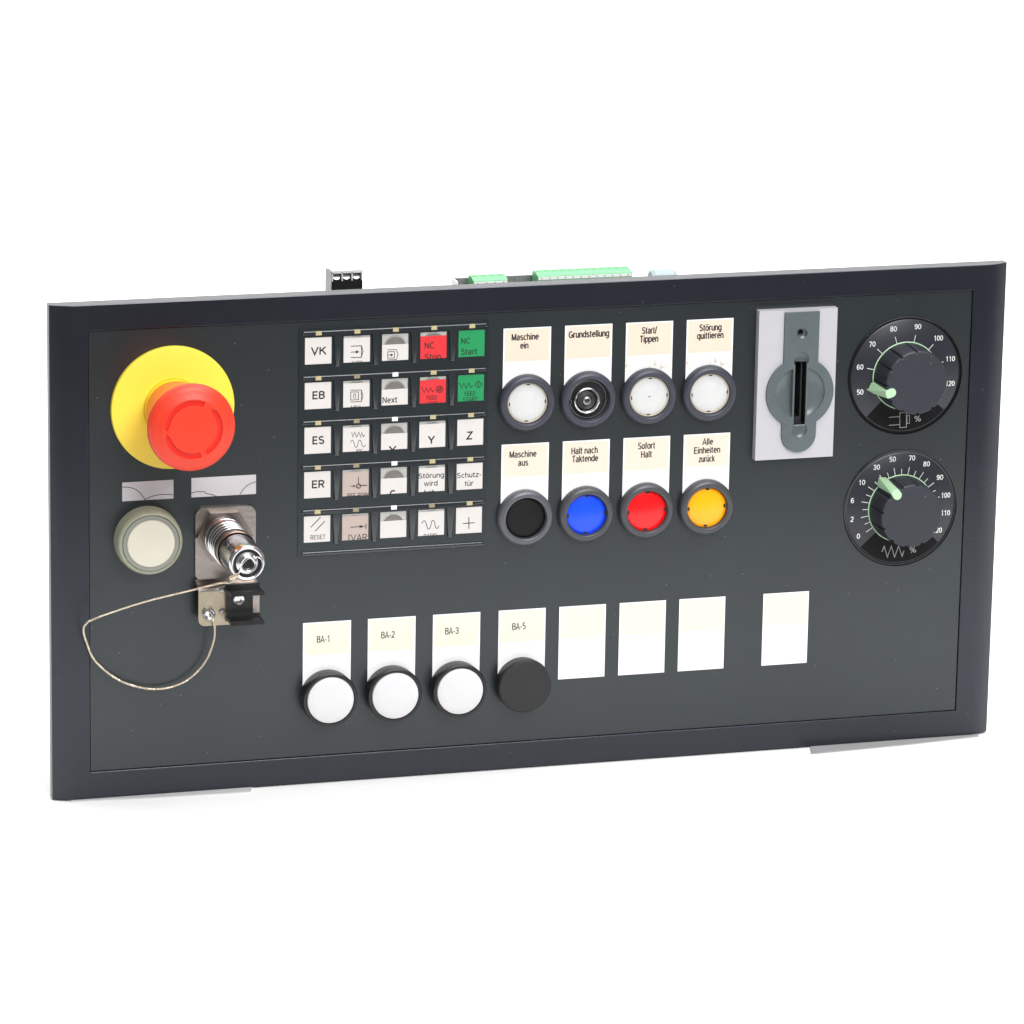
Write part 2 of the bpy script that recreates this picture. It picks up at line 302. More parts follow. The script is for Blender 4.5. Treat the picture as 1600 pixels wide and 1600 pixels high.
# ------------------------------------------------------------------ lettering: a plain grotesque drawn as strokes
def E(cx, cy, rx, ry, a0, a1, n=10): return [(cx+rx*math.cos(math.radians(a0+(a1-a0)*i/n)), cy+ry*math.sin(math.radians(a0+(a1-a0)*i/n))) for i in range(n+1)]
XH = 0.74
def bowl(cx, r=.235, h=XH/2): return E(cx, h, r, h-.06, 0, 360, 20)
O_ = lambda w: E(w/2, .5, w/2-.06, .44, 0, 360, 24)
GL = {
 'A': (.66, [[(.03, 0), (.33, .97), (.63, 0)], [(.14, .32), (.52, .32)]]),
 'B': (.62, [[(.09, .06), (.09, .94)], [(.09, .94), (.32, .94)]+E(.33, .735, .2, .205, 90, -90)+[(.09, .53)], [(.09, .53), (.33, .53)]+E(.34, .295, .22, .235, 90, -90)+[(.09, .06)]]),
 'C': (.66, [E(.35, .5, .28, .44, 48, 312, 20)]),
 'D': (.66, [[(.09, .06), (.09, .94), (.26, .94)]+E(.28, .5, .32, .44, 90, -90, 16)+[(.09, .06)]]),
 'E': (.58, [[(.54, .94), (.09, .94), (.09, .06), (.55, .06)], [(.09, .52), (.50, .52)]]),
 'F': (.54, [[(.52, .94), (.09, .94), (.09, 0)], [(.09, .51), (.47, .51)]]),
 'G': (.70, [E(.36, .5, .29, .44, 48, 300, 20)+[(.63, .16), (.63, .45), (.38, .45)]]),
 'H': (.66, [[(.09, 0), (.09, 1)], [(.57, 0), (.57, 1)], [(.09, .53), (.57, .53)]]),
 'I': (.22, [[(.11, 0), (.11, 1)]]),
 'J': (.48, [[(.40, 1), (.40, .26)]+E(.22, .26, .18, .20, 0, -180)]),
 'K': (.64, [[(.09, 0), (.09, 1)], [(.57, 1), (.09, .42)], [(.27, .60), (.60, 0)]]),
 'M': (.78, [[(.08, 0), (.08, 1)], [(.70, 0), (.70, 1)], [(.10, .97), (.39, .03)], [(.68, .97), (.39, .03)]]),
 'N': (.67, [[(.09, 0), (.09, 1)], [(.58, 0), (.58, 1)], [(.11, .96), (.56, .04)]]),
 'O': (.70, [O_(.70)]),
 'P': (.60, [[(.09, 0), (.09, .94), (.32, .94)]+E(.33, .69, .21, .25, 90, -90)+[(.09, .44)]]),
 'R': (.64, [[(.09, 0), (.09, .94), (.34, .94)]+E(.35, .71, .2, .23, 90, -90)+[(.09, .48)], [(.33, .48), (.56, 0)]]),
 'S': (.62, [E(.31, .735, .21, .205, 30, 180, 10)+E(.31, .735, .22, .215, 190, 262, 5)+E(.31, .29, .22, .235, 82, -10, 7)+E(.31, .285, .23, .225, -20, -160, 10)]),
 'T': (.58, [[(.03, .94), (.55, .94)], [(.29, 0), (.29, .94)]]),
 'V': (.64, [[(.03, 1), (.32, .04), (.61, 1)]]),
 'X': (.64, [[(.04, 1), (.60, 0)], [(.60, 1), (.04, 0)]]),
 'Y': (.64, [[(.03, 1), (.32, .44), (.61, 1)], [(.32, .46), (.32, 0)]]),
 'Z': (.60, [[(.06, .94), (.54, .94), (.06, .06), (.56, .06)]]),
 'U': (.66, [[(.09, 1), (.09, .33)]+E(.33, .33, .24, .27, 180, 360)+[(.57, 1)]]),
 'a': (.55, [E(.27, .52, .18, .17, 160, 20, 8)+[(.44, .0)], [(.44, .42), (.27, .40)]+E(.24, .22, .17, .17, 100, 270, 8)+[(.33, .06), (.44, .2)]]),
 'b': (.56, [[(.08, 0), (.08, 1)], bowl(.30, .22)]),
 'c': (.50, [E(.28, .37, .215, .31, 50, 310, 14)]),
 'd': (.56, [[(.48, 0), (.48, 1)], bowl(.26, .22)]),
 'e': (.54, [[(.07, .39), (.47, .39)]+E(.27, .37, .205, .31, 4, 318, 18)]),
 'f': (.30, [[(.13, 0), (.13, .80)]+E(.25, .80, .12, .14, 180, 85, 6), [(.01, .67), (.28, .67)]]),
 'g': (.56, [[(.48, .74), (.48, 0)]+E(.27, -.02, .21, .21, 0, -150, 10), bowl(.26, .22)]),
 'h': (.54, [[(.08, 0), (.08, 1)], [(.08, .45)]+E(.27, .47, .19, .21, 180, 0, 10)+[(.46, 0)]]),
 'i': (.20, [[(.10, 0), (.10, .74)], [(.10, .87), (.10, 1)]]),
 'k': (.50, [[(.08, 0), (.08, 1)], [(.43, .74), (.08, .33)], [(.21, .47), (.46, 0)]]),
 'l': (.20, [[(.10, 0), (.10, 1)]]),
 'n': (.54, [[(.08, 0), (.08, .74)], [(.08, .45)]+E(.27, .47, .19, .21, 180, 0, 10)+[(.46, 0)]]),
 'o': (.56, [bowl(.28, .225)]),
 'p': (.56, [[(.08, -.27), (.08, .74)], bowl(.30, .22)]),
 'q': (.56, [[(.48, -.27), (.48, .74)], bowl(.26, .22)]),
 'r': (.37, [[(.08, 0), (.08, .74)], [(.08, .42)]+E(.27, .45, .19, .23, 180, 88, 6)+[(.36, .67)]]),
 's': (.48, [E(.24, .545, .16, .145, 25, 180, 8)+E(.24, .54, .17, .155, 190, 262, 4)+E(.24, .215, .17, .17, 82, -10, 5)+E(.24, .21, .18, .155, -20, -160, 8)]),
 't': (.34, [[(.14, .93), (.14, .17)]+E(.25, .17, .11, .11, 180, 290, 6), [(.0, .67), (.31, .67)]]),
 'u': (.54, [[(.08, .74), (.08, .26)]+E(.26, .26, .18, .20, 180, 360, 10), [(.46, 0), (.46, .74)]]),
 'w': (.74, [[(.03, .74), (.20, .03), (.37, .70), (.54, .03), (.71, .74)]]),
 'x': (.50, [[(.04, .74), (.46, 0)], [(.46, .74), (.04, 0)]]),
 'z': (.48, [[(.05, .68), (.42, .68), (.05, .06), (.44, .06)]]),
 '0': (.56, [E(.28, .5, .22, .44, 0, 360, 22)]),
 '1': (.56, [[(.10, .74), (.24, .80), (.33, .98), (.33, 0)]]),
 '2': (.56, [E(.28, .72, .2, .22, 165, -20, 10)+[(.40, .48), (.07, .06), (.50, .06)]]),
 '3': (.56, [E(.27, .735, .19, .205, 160, -85, 12), [(.20, .53)]+E(.27, .29, .22, .235, 85, -160, 14)]),
 '5': (.56, [[(.50, .94), (.14, .94), (.12, .55), (.22, .57)]+E(.26, .31, .24, .25, 85, -128, 14)]),
 '6': (.56, [E(.28, .31, .21, .25, 0, 360, 18), [(.07, .34)]+E(.29, .5, .22, .44, 180, 42, 10)]),
 '7': (.56, [[(.05, .94), (.50, .94), (.22, 0)]]),
 '8': (.56, [E(.28, .735, .18, .205, 0, 360, 16), E(.28, .29, .22, .235, 0, 360, 18)]),
 '9': (.56, [E(.28, .69, .21, .25, 0, 360, 18), [(.49, .66)]+E(.27, .5, .22, .44, 0, -138, 10)]),
 '-': (.34, [[(.04, .36), (.30, .36)]]),
 '/': (.30, [[(.0, -.02), (.28, 1.02)]]),
 '.': (.20, [[(.10, 0), (.10, .13)]]),
 '[': (.28, [[(.25, 1.0), (.09, 1.0), (.09, -.2), (.25, -.2)]]),
 ']': (.28, [[(.03, 1.0), (.19, 1.0), (.19, -.2), (.03, -.2)]]),
 '%': (.90, [E(.22, .74, .15, .2, 0, 360, 14), E(.68, .26, .15, .2, 0, 360, 14), [(.24, -.02), (.66, 1.02)]]),
 ' ': (.26, []),
}
for base_, um in (('o', 'ö'), ('u', 'ü')):
    w0, s0 = GL[base_]; GL[um] = (w0, s0+[[(w0/2-.12, .87), (w0/2-.12, 1)], [(w0/2+.12, .87), (w0/2+.12, 1)]])
def add_text(bm, body, x0, x1, y, cap, z, bold=0):
    wt = .13+.06*bold; sp = .06; pen = 0; items = []
    for ch in body:
        gw, st = GL[ch]
        for s_ in st: items.append([(px+pen, py) for px, py in s_])
        pen += gw+sp
    tot = pen-sp; kx = (x1-x0)/tot
    for n_, s_ in enumerate(items):
        add_stroke(bm, [(x0+px*kx, y+py*cap) for px, py in s_], wt*min(cap, (kx+cap)/2), z+0.004*(n_ % 3))

LEGENDS = [[["Maschine", 227.67, 241.37, 215.94, 3.25, 0], ["ein", 232.12, 236.25, 211.71, 3.25, 0]], [["Grundstellung", 256.61, 277.23, 215.81, 3.39, 0]], [["Start/", 294.11, 301.63, 216.13, 3.41, 0], ["Tippen", 293.1, 302.56, 211.89, 3.4, 0]], [["Störung", 323.61, 335.08, 216.16, 3.35, 0], ["quittieren", 322.56, 336.23, 212.18, 3.36, 0]], [["Maschine", 227.6, 241.33, 157.22, 3.22, 0], ["aus", 232.03, 237.17, 152.9, 3.23, 0]], [["Halt nach", 259.17, 272.72, 157.28, 3.37, 0], ["Taktende", 259.66, 272.97, 153.21, 3.37, 0]], [["Sofort", 293.39, 302.28, 157.99, 3.38, 0], ["Halt", 295.07, 300.74, 153.63, 3.38, 0]], [["Alle", 326.89, 332.3, 158.43, 3.26, 0], ["Einheiten", 322.51, 336.18, 154.1, 3.33, 0], ["zurück", 325.13, 333.38, 149.72, 3.2, 0]], [["BA-1", 131.26, 138.02, 69.46, 3.45, 0]], [["BA-2", 163.67, 170.57, 69.51, 3.46, 0]], [["BA-3", 196.16, 203.11, 69.4, 3.47, 0]], [["BA-5", 230.41, 237.41, 69.53, 3.49, 0]]]
KEYS = {"0,0": {"gap": 0, "col": "w", "lines": [["VK", 127.51, 135.03, 213.56, 3.78, 1]], "strokes": [], "fills": []},
 "1,0": {"gap": 0, "col": "w", "lines": [["EB", 128.2, 134.44, 191.72, 3.8, 1]], "strokes": [], "fills": []},
 "2,0": {"gap": 0, "col": "w", "lines": [["ES", 128.34, 134.4, 169.35, 3.82, 1]], "strokes": [], "fills": []},
 "3,0": {"gap": 0, "col": "w", "lines": [["ER", 128.22, 134.66, 147.47, 3.77, 1]], "strokes": [], "fills": []},
 "4,0": {"gap": 0, "col": "w", "lines": [["RESET", 127.74, 135.22, 121.69, 2.25, 0]], "strokes": [[0.42, [[127.97, 127.97], [132.75, 132.76]]], [0.42, [[130.07, 125.82], [134.89, 130.61]]]], "fills": []},
 "0,1": {"gap": 1.0, "col": "w", "lines": [["AUTO", 147.46, 153.16, 207.41, 2.21, 0]], "strokes": [[0.38, [[147.16, 216.93], [152.38, 217.01], [153.24, 214.28], [152.43, 211.29], [147.21, 211.37]]], [0.38, [[152.46, 217.01], [152.51, 211.28]]], [0.38, [[147.1, 214.07], [150.32, 214.04]]]], "fills": [[[149.68, 214.94], [151.44, 213.99], [149.7, 213.2]]]},
 "1,1": {"gap": 1.3, "col": "w", "lines": [["MDA", 147.46, 152.66, 185.32, 2.22, 0]], "strokes": [[0.34, [[147.14, 195.26], [152.58, 195.07], [153.44, 192.24], [152.63, 189.36], [147.19, 189.34]]], [0.34, [[152.66, 195.07], [152.71, 189.36]]], [0.34, [[147.28, 194.34], [151.12, 194.23], [151.16, 190.39], [147.31, 190.34], [147.28, 194.34]]], [0.28, [[149.93, 192.0], [149.84, 191.58], [149.58, 191.29], [149.23, 191.2], [148.87, 191.33], [148.61, 191.65], [148.51, 192.07], [148.6, 192.48], [148.86, 192.77], [149.21, 192.87], [149.57, 192.74], [149.83, 192.42], [149.93, 192.0]]], [0.28, [[148.96, 192.88], [148.95, 193.59]]], [0.28, [[149.46, 192.85], [149.46, 193.56]]]], "fills": []},
 "2,1": {"gap": 1.2, "col": "w", "lines": [["JOG", 149.82, 153.69, 163.56, 2.24, 0]], "strokes": [[0.3, [[147.95, 174.36], [148.6, 171.82], [149.42, 174.29], [150.49, 171.72], [151.51, 174.26], [152.5, 171.61], [152.98, 173.89], [153.84, 171.75], [154.46, 172.77]]], [0.3, [[147.36, 169.38], [147.53, 169.58], [147.69, 169.82], [147.86, 170.04], [148.03, 170.2], [148.2, 170.25], [148.37, 170.2], [148.56, 170.05], [148.75, 169.84], [148.93, 169.58], [149.08, 169.29], [149.21, 168.91], [149.3, 168.44], [149.39, 167.94], [149.49, 167.5], [149.61, 167.16], [149.76, 166.95], [149.93, 166.81], [150.11, 166.74], [150.29, 166.74], [150.45, 166.78], [150.58, 166.9], [150.71, 167.1], [150.82, 167.34], [150.92, 167.63], [151.02, 167.93], [151.11, 168.28], [151.18, 168.69], [151.25, 169.12], [151.33, 169.5], [151.43, 169.79], [151.56, 169.98], [151.71, 170.12], [151.87, 170.19], [152.03, 170.21], [152.18, 170.17], [152.32, 170.06], [152.45, 169.88], [152.58, 169.65], [152.7, 169.38], [152.82, 169.09], [152.92, 168.73], [153.0, 168.31], [153.08, 167.87], [153.17, 167.47], [153.3, 167.18], [153.45, 166.99], [153.64, 166.86], [153.84, 166.8], [154.04, 166.79], [154.22, 166.83], [154.4, 166.94], [154.56, 167.12], [154.73, 167.35], [154.89, 167.58], [155.05, 167.79]]]], "fills": []},
 "3,1": {"gap": 1.1, "col": "b", "lines": [["REF POINT", 145.92, 158.1, 141.63, 2.25, 0]], "strokes": [[0.5, [[152.62, 147.21], [152.57, 146.88], [152.42, 146.59], [152.19, 146.37], [151.89, 146.23], [151.56, 146.2], [151.23, 146.27], [150.94, 146.44], [150.7, 146.69], [150.54, 146.99], [150.49, 147.32], [150.54, 147.65], [150.69, 147.94], [150.92, 148.16], [151.22, 148.3], [151.55, 148.33], [151.87, 148.26], [152.17, 148.09], [152.41, 147.84], [152.57, 147.54], [152.62, 147.21]]], [0.4, [[151.51, 151.95], [151.54, 148.41]]], [0.5, [[152.69, 147.51], [155.93, 147.44]]], [0.3, [[147.56, 147.41], [149.08, 147.4]]], [0.3, [[150.99, 146.65], [152.12, 147.88]]]], "fills": [[[148.81, 148.03], [150.22, 147.34], [148.82, 146.77]]]},
 "4,1": {"gap": 0.9, "col": "b", "lines": [["[VAR]", 146.65, 157.67, 119.83, 3.22, 0]], "strokes": [[0.4, [[147.74, 126.81], [152.5, 126.88]]], [0.5, [[155.47, 128.08], [155.49, 125.59]]]], "fills": [[[152.3, 127.69], [154.87, 126.89], [152.32, 126.08]]]},
 "0,2": {"gap": 5.3, "col": "w", "lines": [], "strokes": [[0.32, [[165.36, 214.33], [169.83, 214.24], [170.65, 211.83], [169.88, 209.33], [165.41, 209.39]]], [0.32, [[165.53, 213.34], [168.88, 213.34], [168.91, 210.17], [165.56, 210.17], [165.53, 213.34]]], [0.3, [[165.54, 211.76], [167.3, 211.73]]]], "fills": [[[166.97, 212.54], [168.42, 211.68], [166.99, 210.96]]]},
 "1,2": {"gap": 5.3, "col": "w", "lines": [["Next", 163.11, 170.6, 187.98, 3.02, 0.3]], "strokes": [], "fills": []},
 "2,2": {"gap": 5.2, "col": "w", "lines": [["X", 166.55, 170.4, 162.44, 3.84, 1]], "strokes": [], "fills": []},
 "3,2": {"gap": 5.4, "col": "w", "lines": [["G", 167.3, 170.52, 140.36, 3.85, 1]], "strokes": [], "fills": []},
 "4,2": {"gap": 4.7, "col": "w", "lines": [], "strokes": [], "fills": []},
 "0,3": {"gap": 2.0, "col": "r", "lines": [["NC", 183.87, 189.0, 213.94, 3.11, 0.5], ["Stop", 183.95, 192.16, 208.21, 3.17, 0.5]], "strokes": [], "fills": []},
 "1,3": {"gap": 1.6, "col": "r", "lines": [["FEED", 185.25, 190.48, 188.45, 2.11, 0.3], ["STOP", 185.23, 190.63, 185.51, 2.11, 0.3]], "strokes": [[0.34, [[182.3, 194.54], [182.93, 194.72], [184.02, 192.15], [185.04, 194.61], [186.13, 192.05], [187.15, 194.51], [188.23, 192.28], [189.06, 193.36]]], [0.4, [[193.41, 193.44], [193.34, 192.93], [193.1, 192.47], [192.73, 192.12], [192.26, 191.9], [191.74, 191.85], [191.22, 191.96], [190.75, 192.22], [190.37, 192.61], [190.12, 193.09], [190.03, 193.61], [190.11, 194.12], [190.34, 194.58], [190.71, 194.93], [191.18, 195.14], [191.7, 195.2], [192.22, 195.09], [192.7, 194.83], [193.08, 194.44], [193.32, 193.96], [193.41, 193.44]]], [0.5, [[192.57, 193.48], [192.53, 193.22], [192.41, 193.0], [192.23, 192.82], [191.99, 192.71], [191.73, 192.69], [191.47, 192.74], [191.23, 192.87], [191.04, 193.07], [190.92, 193.31], [190.88, 193.57], [190.91, 193.82], [191.03, 194.05], [191.22, 194.23], [191.45, 194.33], [191.71, 194.36], [191.97, 194.31], [192.21, 194.18], [192.4, 193.98], [192.52, 193.74], [192.57, 193.48]]], [0.3, [[190.76, 192.44], [192.68, 194.56]]]], "fills": []},
 "2,3": {"gap": 1.4, "col": "w", "lines": [["Y", 186.25, 189.63, 166.46, 3.85, 1]], "strokes": [], "fills": []},
 "3,3": {"gap": 1.3, "col": "w", "lines": [["Störung", 181.59, 194.64, 149.33, 2.57, 0.5], ["wird", 184.55, 191.43, 145.34, 2.58, 0.5], ["beh.", 184.51, 190.97, 140.86, 2.58, 0.5]], "strokes": [], "fills": []},
 "4,3": {"gap": 1.1, "col": "w", "lines": [["RAPID", 184.68, 191.39, 119.12, 2.14, 0]], "strokes": [[0.36, [[183.81, 126.43], [183.88, 126.69], [183.93, 126.96], [183.99, 127.22], [184.07, 127.45], [184.18, 127.63], [184.34, 127.78], [184.53, 127.89], [184.74, 127.96], [184.95, 127.97], [185.14, 127.89], [185.31, 127.7], [185.47, 127.41], [185.63, 127.07], [185.78, 126.69], [185.93, 126.31], [186.06, 125.89], [186.17, 125.41], [186.29, 124.93], [186.4, 124.49], [186.53, 124.16], [186.67, 123.93], [186.83, 123.77], [186.99, 123.67], [187.15, 123.63], [187.31, 123.65], [187.46, 123.73], [187.62, 123.87], [187.78, 124.07], [187.93, 124.33], [188.06, 124.65], [188.17, 125.07], [188.25, 125.61], [188.33, 126.18], [188.42, 126.71], [188.53, 127.11], [188.68, 127.4], [188.84, 127.61], [189.02, 127.75], [189.2, 127.83], [189.37, 127.83], [189.52, 127.76], [189.67, 127.62], [189.81, 127.41], [189.95, 127.14], [190.07, 126.83], [190.18, 126.43], [190.27, 125.92], [190.35, 125.39], [190.45, 124.89], [190.56, 124.5], [190.71, 124.2], [190.87, 123.96], [191.05, 123.78], [191.24, 123.69], [191.42, 123.68], [191.61, 123.8], [191.81, 124.04], [192.01, 124.35], [192.21, 124.68], [192.41, 124.97]]]], "fills": []},
 "0,4": {"gap": 0, "col": "g", "lines": [["NC", 202.18, 207.0, 215.48, 2.86, 0.5], ["Start", 202.26, 210.38, 210.06, 2.93, 0.5]], "strokes": [], "fills": []},
 "1,4": {"gap": 0, "col": "g", "lines": [["FEED", 204.42, 209.85, 189.53, 2.11, 0.3], ["START", 203.58, 210.95, 186.5, 2.18, 0.3]], "strokes": [[0.34, [[201.2, 195.69], [201.92, 195.86], [202.93, 193.38], [203.9, 195.97], [205.13, 193.27], [206.36, 195.85], [207.46, 193.49], [208.41, 194.49]]], [0.34, [[209.55, 195.06], [211.22, 196.74], [213.16, 194.88], [211.28, 193.09], [209.55, 195.06]]], [0.4, [[211.23, 196.02], [211.26, 193.93]]]], "fills": []},
 "2,4": {"gap": 0, "col": "w", "lines": [["Z", 205.64, 208.7, 167.66, 3.85, 1]], "strokes": [], "fills": []},
 "3,4": {"gap": 0, "col": "w", "lines": [["Schutz-", 201.0, 213.53, 148.52, 2.58, 0.5], ["tür", 205.11, 209.54, 144.31, 2.58, 0.5]], "strokes": [], "fills": []},
 "4,4": {"gap": 0, "col": "w", "lines": [], "strokes": [[0.45, [[207.47, 128.51], [207.56, 122.54]]], [0.45, [[204.5, 125.42], [210.41, 125.46]]]], "fills": []}}
DIALS = [{"strokes": [[[-2.19, -18.94], [1.39, -18.9], [1.56, -26.6], [-1.88, -26.59], [-2.19, -18.94]], [[-7.82, -21.02], [-2.11, -20.88]], [[-7.66, -25.12], [-1.95, -24.99]], [[1.77, -20.65], [3.11, -20.63], [3.14, -24.61], [1.8, -24.75], [1.77, -20.65]]], "pct": [7.44, -22.46]}, {"strokes": [[[-9.02, -22.29], [-7.92, -19.38], [-6.03, -25.19], [-4.09, -19.61], [-2.15, -25.42], [-0.26, -19.84], [1.89, -25.23], [2.77, -22.43]]], "pct": [7.5, -22.28]}]
SCRATCHES = [[[35.0, 153.28], [35.78, 153.21], [36.58, 153.17], [37.37, 153.11], [38.15, 153.01], [38.92, 152.83], [39.69, 152.57], [40.47, 152.25], [41.23, 151.87], [41.95, 151.44], [42.62, 150.97], [43.23, 150.43], [43.81, 149.81], [44.33, 149.16], [44.8, 148.53], [45.21, 147.97], [45.53, 147.49], [45.76, 147.07], [45.94, 146.67], [46.12, 146.28], [46.32, 145.87]], [[46.32, 146.63], [46.81, 146.86], [47.27, 147.1], [47.75, 147.34], [48.28, 147.56], [48.92, 147.76], [49.66, 147.95], [50.47, 148.12], [51.36, 148.28], [52.33, 148.41], [53.38, 148.49], [54.56, 148.5], [55.85, 148.47], [57.21, 148.4], [58.59, 148.33], [59.93, 148.27]], [[68.8, 148.29], [69.27, 148.43], [69.72, 148.58], [70.18, 148.72], [70.68, 148.84], [71.27, 148.91], [72.0, 148.93], [72.86, 148.92], [73.74, 148.87], [74.54, 148.79], [75.15, 148.69], [75.5, 148.54], [75.65, 148.35], [75.73, 148.13], [75.85, 147.92], [76.12, 147.73], [76.6, 147.58], [77.21, 147.45], [77.88, 147.33], [78.53, 147.2], [79.12, 147.03], [79.61, 146.83], [80.07, 146.59], [80.5, 146.34], [80.93, 146.09], [81.36, 145.85]], [[92.61, 146.27], [92.97, 146.82], [93.32, 147.37], [93.67, 147.93], [94.05, 148.46], [94.48, 148.96], [94.94, 149.44], [95.43, 149.9], [95.96, 150.33], [96.51, 150.73], [97.1, 151.08], [97.73, 151.38], [98.39, 151.62], [99.09, 151.83], [99.79, 152.04], [100.47, 152.26]]]
# ------------------------------------------------------------------ setting: one white paper sweep
bm = bmesh.new()
pts = [(-440, -2.6), (900, -2.6)]
for i in range(1, 15):
    a = math.radians(90*i/14); pts.append((900+500*math.sin(a), -2.6+500*(1-math.cos(a))))
pts.append((1400, 2600))
row = []
for y, z in pts: row.append((bm.verts.new((-1500, y, z)), bm.verts.new((2000, y, z))))
for a, b in zip(row, row[1:]): bm.faces.new((a[0], a[1], b[1], b[0]))
me = from_bm(bm, 'backdrop', True, 80); back_o = link('backdrop', me, 'backdrop'); back_o['kind'] = 'structure'
back_o['label'] = 'seamless white paper sweep under and behind the control panel'

# contact shadow under both ends of the panel, built as two thin grey strips
def floor_strip(poly, label, m='foil'):  # 'foil' is the grey colour of the contact shadow
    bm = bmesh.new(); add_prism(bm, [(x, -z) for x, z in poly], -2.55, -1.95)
    o = link('shadow_strip', from_bm(bm, 'shadow_strip', False), m); o['label'] = label; o['category'] = 'strip'; o['group'] = 'grey strips built as contact shadow under the panel'
floor_strip([(385.6, 11.5), (397.5, -30), (486, -30), (479, 3.0), (440, 7.8)], 'contact shadow under the lower right edge of the panel, built as a grey strip')
floor_strip([(9, 1.5), (9, -30), (110, -30), (97, 6.5), (50, 5.0)], 'contact shadow under the lower left corner of the panel, built as a whitish strip', 'floor_shadow_pale')

# ------------------------------------------------------------------ the panel
panel = bpy.data.objects.new('control_panel', None); C.objects.link(panel)
panel.rotation_euler = (math.radians(90), 0, 0); panel.empty_display_size = 0.05
panel['label'] = 'long dark grey machine control panel with buttons, keypad, knobs and red emergency stop'
panel['category'] = 'control panel'
X0, X1, Y0, Y1 = 0.6, 485.6, -1.8, 243.1
IX0, IX1, IY0, IY1 = 18.7, 466.8, 11.6, 230.4

# frame with rounded-off ends
def fz(x):
    d = min(x-X0, X1-x); t = min(d/12.0, 1)
    return 0.8-3.6*(1-t)**2.0
xs = [X0+14*(i/12.0)**1.5 for i in range(13)]+[IX0]+[IX0+(IX1-IX0)*i/8 for i in range(1, 8)]+[IX1]+[X1-14*(i/12.0)**1.5 for i in range(12, -1, -1)]
ys = [Y0, IY0, IY1, Y1]
bm = bmesh.new()
F = {(i, j): bm.verts.new((x, y, fz(x))) for i, x in enumerate(xs) for j, y in enumerate(ys)}
Bk = {(i, j): bm.verts.new((x, y, -8)) for i, x in enumerate(xs) for j, y in enumerate(ys)}
n = len(xs)
hole = lambda i, j: j == 1 and xs[i] >= IX0-1e-6 and xs[i+1] <= IX1+1e-6
for i in range(n-1):
    for j in range(3):
        if hole(i, j): continue
        bm.faces.new((F[i, j], F[i+1, j], F[i+1, j+1], F[i, j+1])); bm.faces.new((Bk[i, j+1], Bk[i+1, j+1], Bk[i+1, j], Bk[i, j]))
    bm.faces.new((F[i+1, 0], F[i, 0], Bk[i, 0], Bk[i+1, 0])); bm.faces.new((F[i, 3], F[i+1, 3], Bk[i+1, 3], Bk[i, 3]))
    if hole(i, 1):
        bm.faces.new((F[i, 1], F[i+1, 1], Bk[i+1, 1], Bk[i, 1])); bm.faces.new((F[i+1, 2], F[i, 2], Bk[i, 2], Bk[i+1, 2]))
for j in range(3):
    bm.faces.new((F[0, j], F[0, j+1], Bk[0, j+1], Bk[0, j])); bm.faces.new((F[n-1, j+1], F[n-1, j], Bk[n-1, j], Bk[n-1, j+1]))
a = [i for i in range(n) if abs(xs[i]-IX0) < 1e-6][0]; b = [i for i in range(n) if abs(xs[i]-IX1) < 1e-6][-1]
bm.faces.new((F[a, 2], F[a, 1], Bk[a, 1], Bk[a, 2])); bm.faces.new((F[b, 1], F[b, 2], Bk[b, 2], Bk[b, 1]))
bmesh.ops.recalc_face_normals(bm, faces=bm.faces)
es = [e for e in bm.edges if len(e.link_faces) == 2 and e.calc_face_angle(0) > 1.0 and all(v.co.z > -7.9 for v in e.verts)]
bmesh.ops.bevel(bm, geom=es, offset=0.35, segments=2, profile=0.5, affect='EDGES')
fme = from_bm(bm, 'frame', True, 12); fme.materials.append(M['frame']); fme.materials.append(M['edge'])
for p_ in fme.polygons:
    if abs(p_.normal.z) < .3 and (p_.center.y > (Y1-.05)*MM or p_.center.y < (Y0+.05)*MM or p_.center.x < (X0+.05)*MM or p_.center.x > (X1-.05)*MM): p_.material_index = 1
link('frame', fme, None, panel)

plate = box('front_plate', IX0+.35, IX1-.35, IY0+.35, IY1-.35, -3, 0, 'plate', panel, r=0.15, seg=1)
c = box('cutter', 372.4, 378.6, 167.4, 199.4, -6, 3, 'dark', panel); cut(plate, [c]); shade(plate, 18)
box('backing_seal', IX0-1, IX1+1, IY0-1, IY1+1, -8.4, -8.1, 'dark', panel)
box('rear_housing', 90, 420, 12, 208, -62, -8.6, 'shell', panel, r=1)

# ---- rear terminals that look over the top edge
# 3-pole black terminal: body box, metal-lined openings, screw heads
tb = box('terminal_block', 145.2, 160.6, 208, 242.6, -42, -30, 'term_black', panel, r=0.2)
tb['label'] = 'black three-pole terminal block'
up_bm = bmesh.new()
for k in range(4):
    x = -7.7+k*4.95; add_box(up_bm, x, x+0.55, 17.2, 21.6, 4.8, 12)
add_box(up_bm, -7.7, 7.7, 21.0, 22.3, 4.5, 12.0); add_box(up_bm, -7.6, 7.6, 17.1, 21.5, 0.3, 7.0)
link('terminal_top', from_bm(up_bm, 'terminal_top'), 'term_top', tb)
for k in range(3):
    s = lathe('screw', [(0, 1.6), (1.9, 1.6), (2.1, 1.2), (2.1, 0)], 'chrome', tb, (-4.95+k*4.95, 18.4, 8.6), seg=20)
    s.rotation_euler = (math.radians(-35), 0, 0)
box('terminal_side', -8.0, -7.72, -17.2, 21.8, 0.3, 11.8, 'term_side', tb, r=0.05)

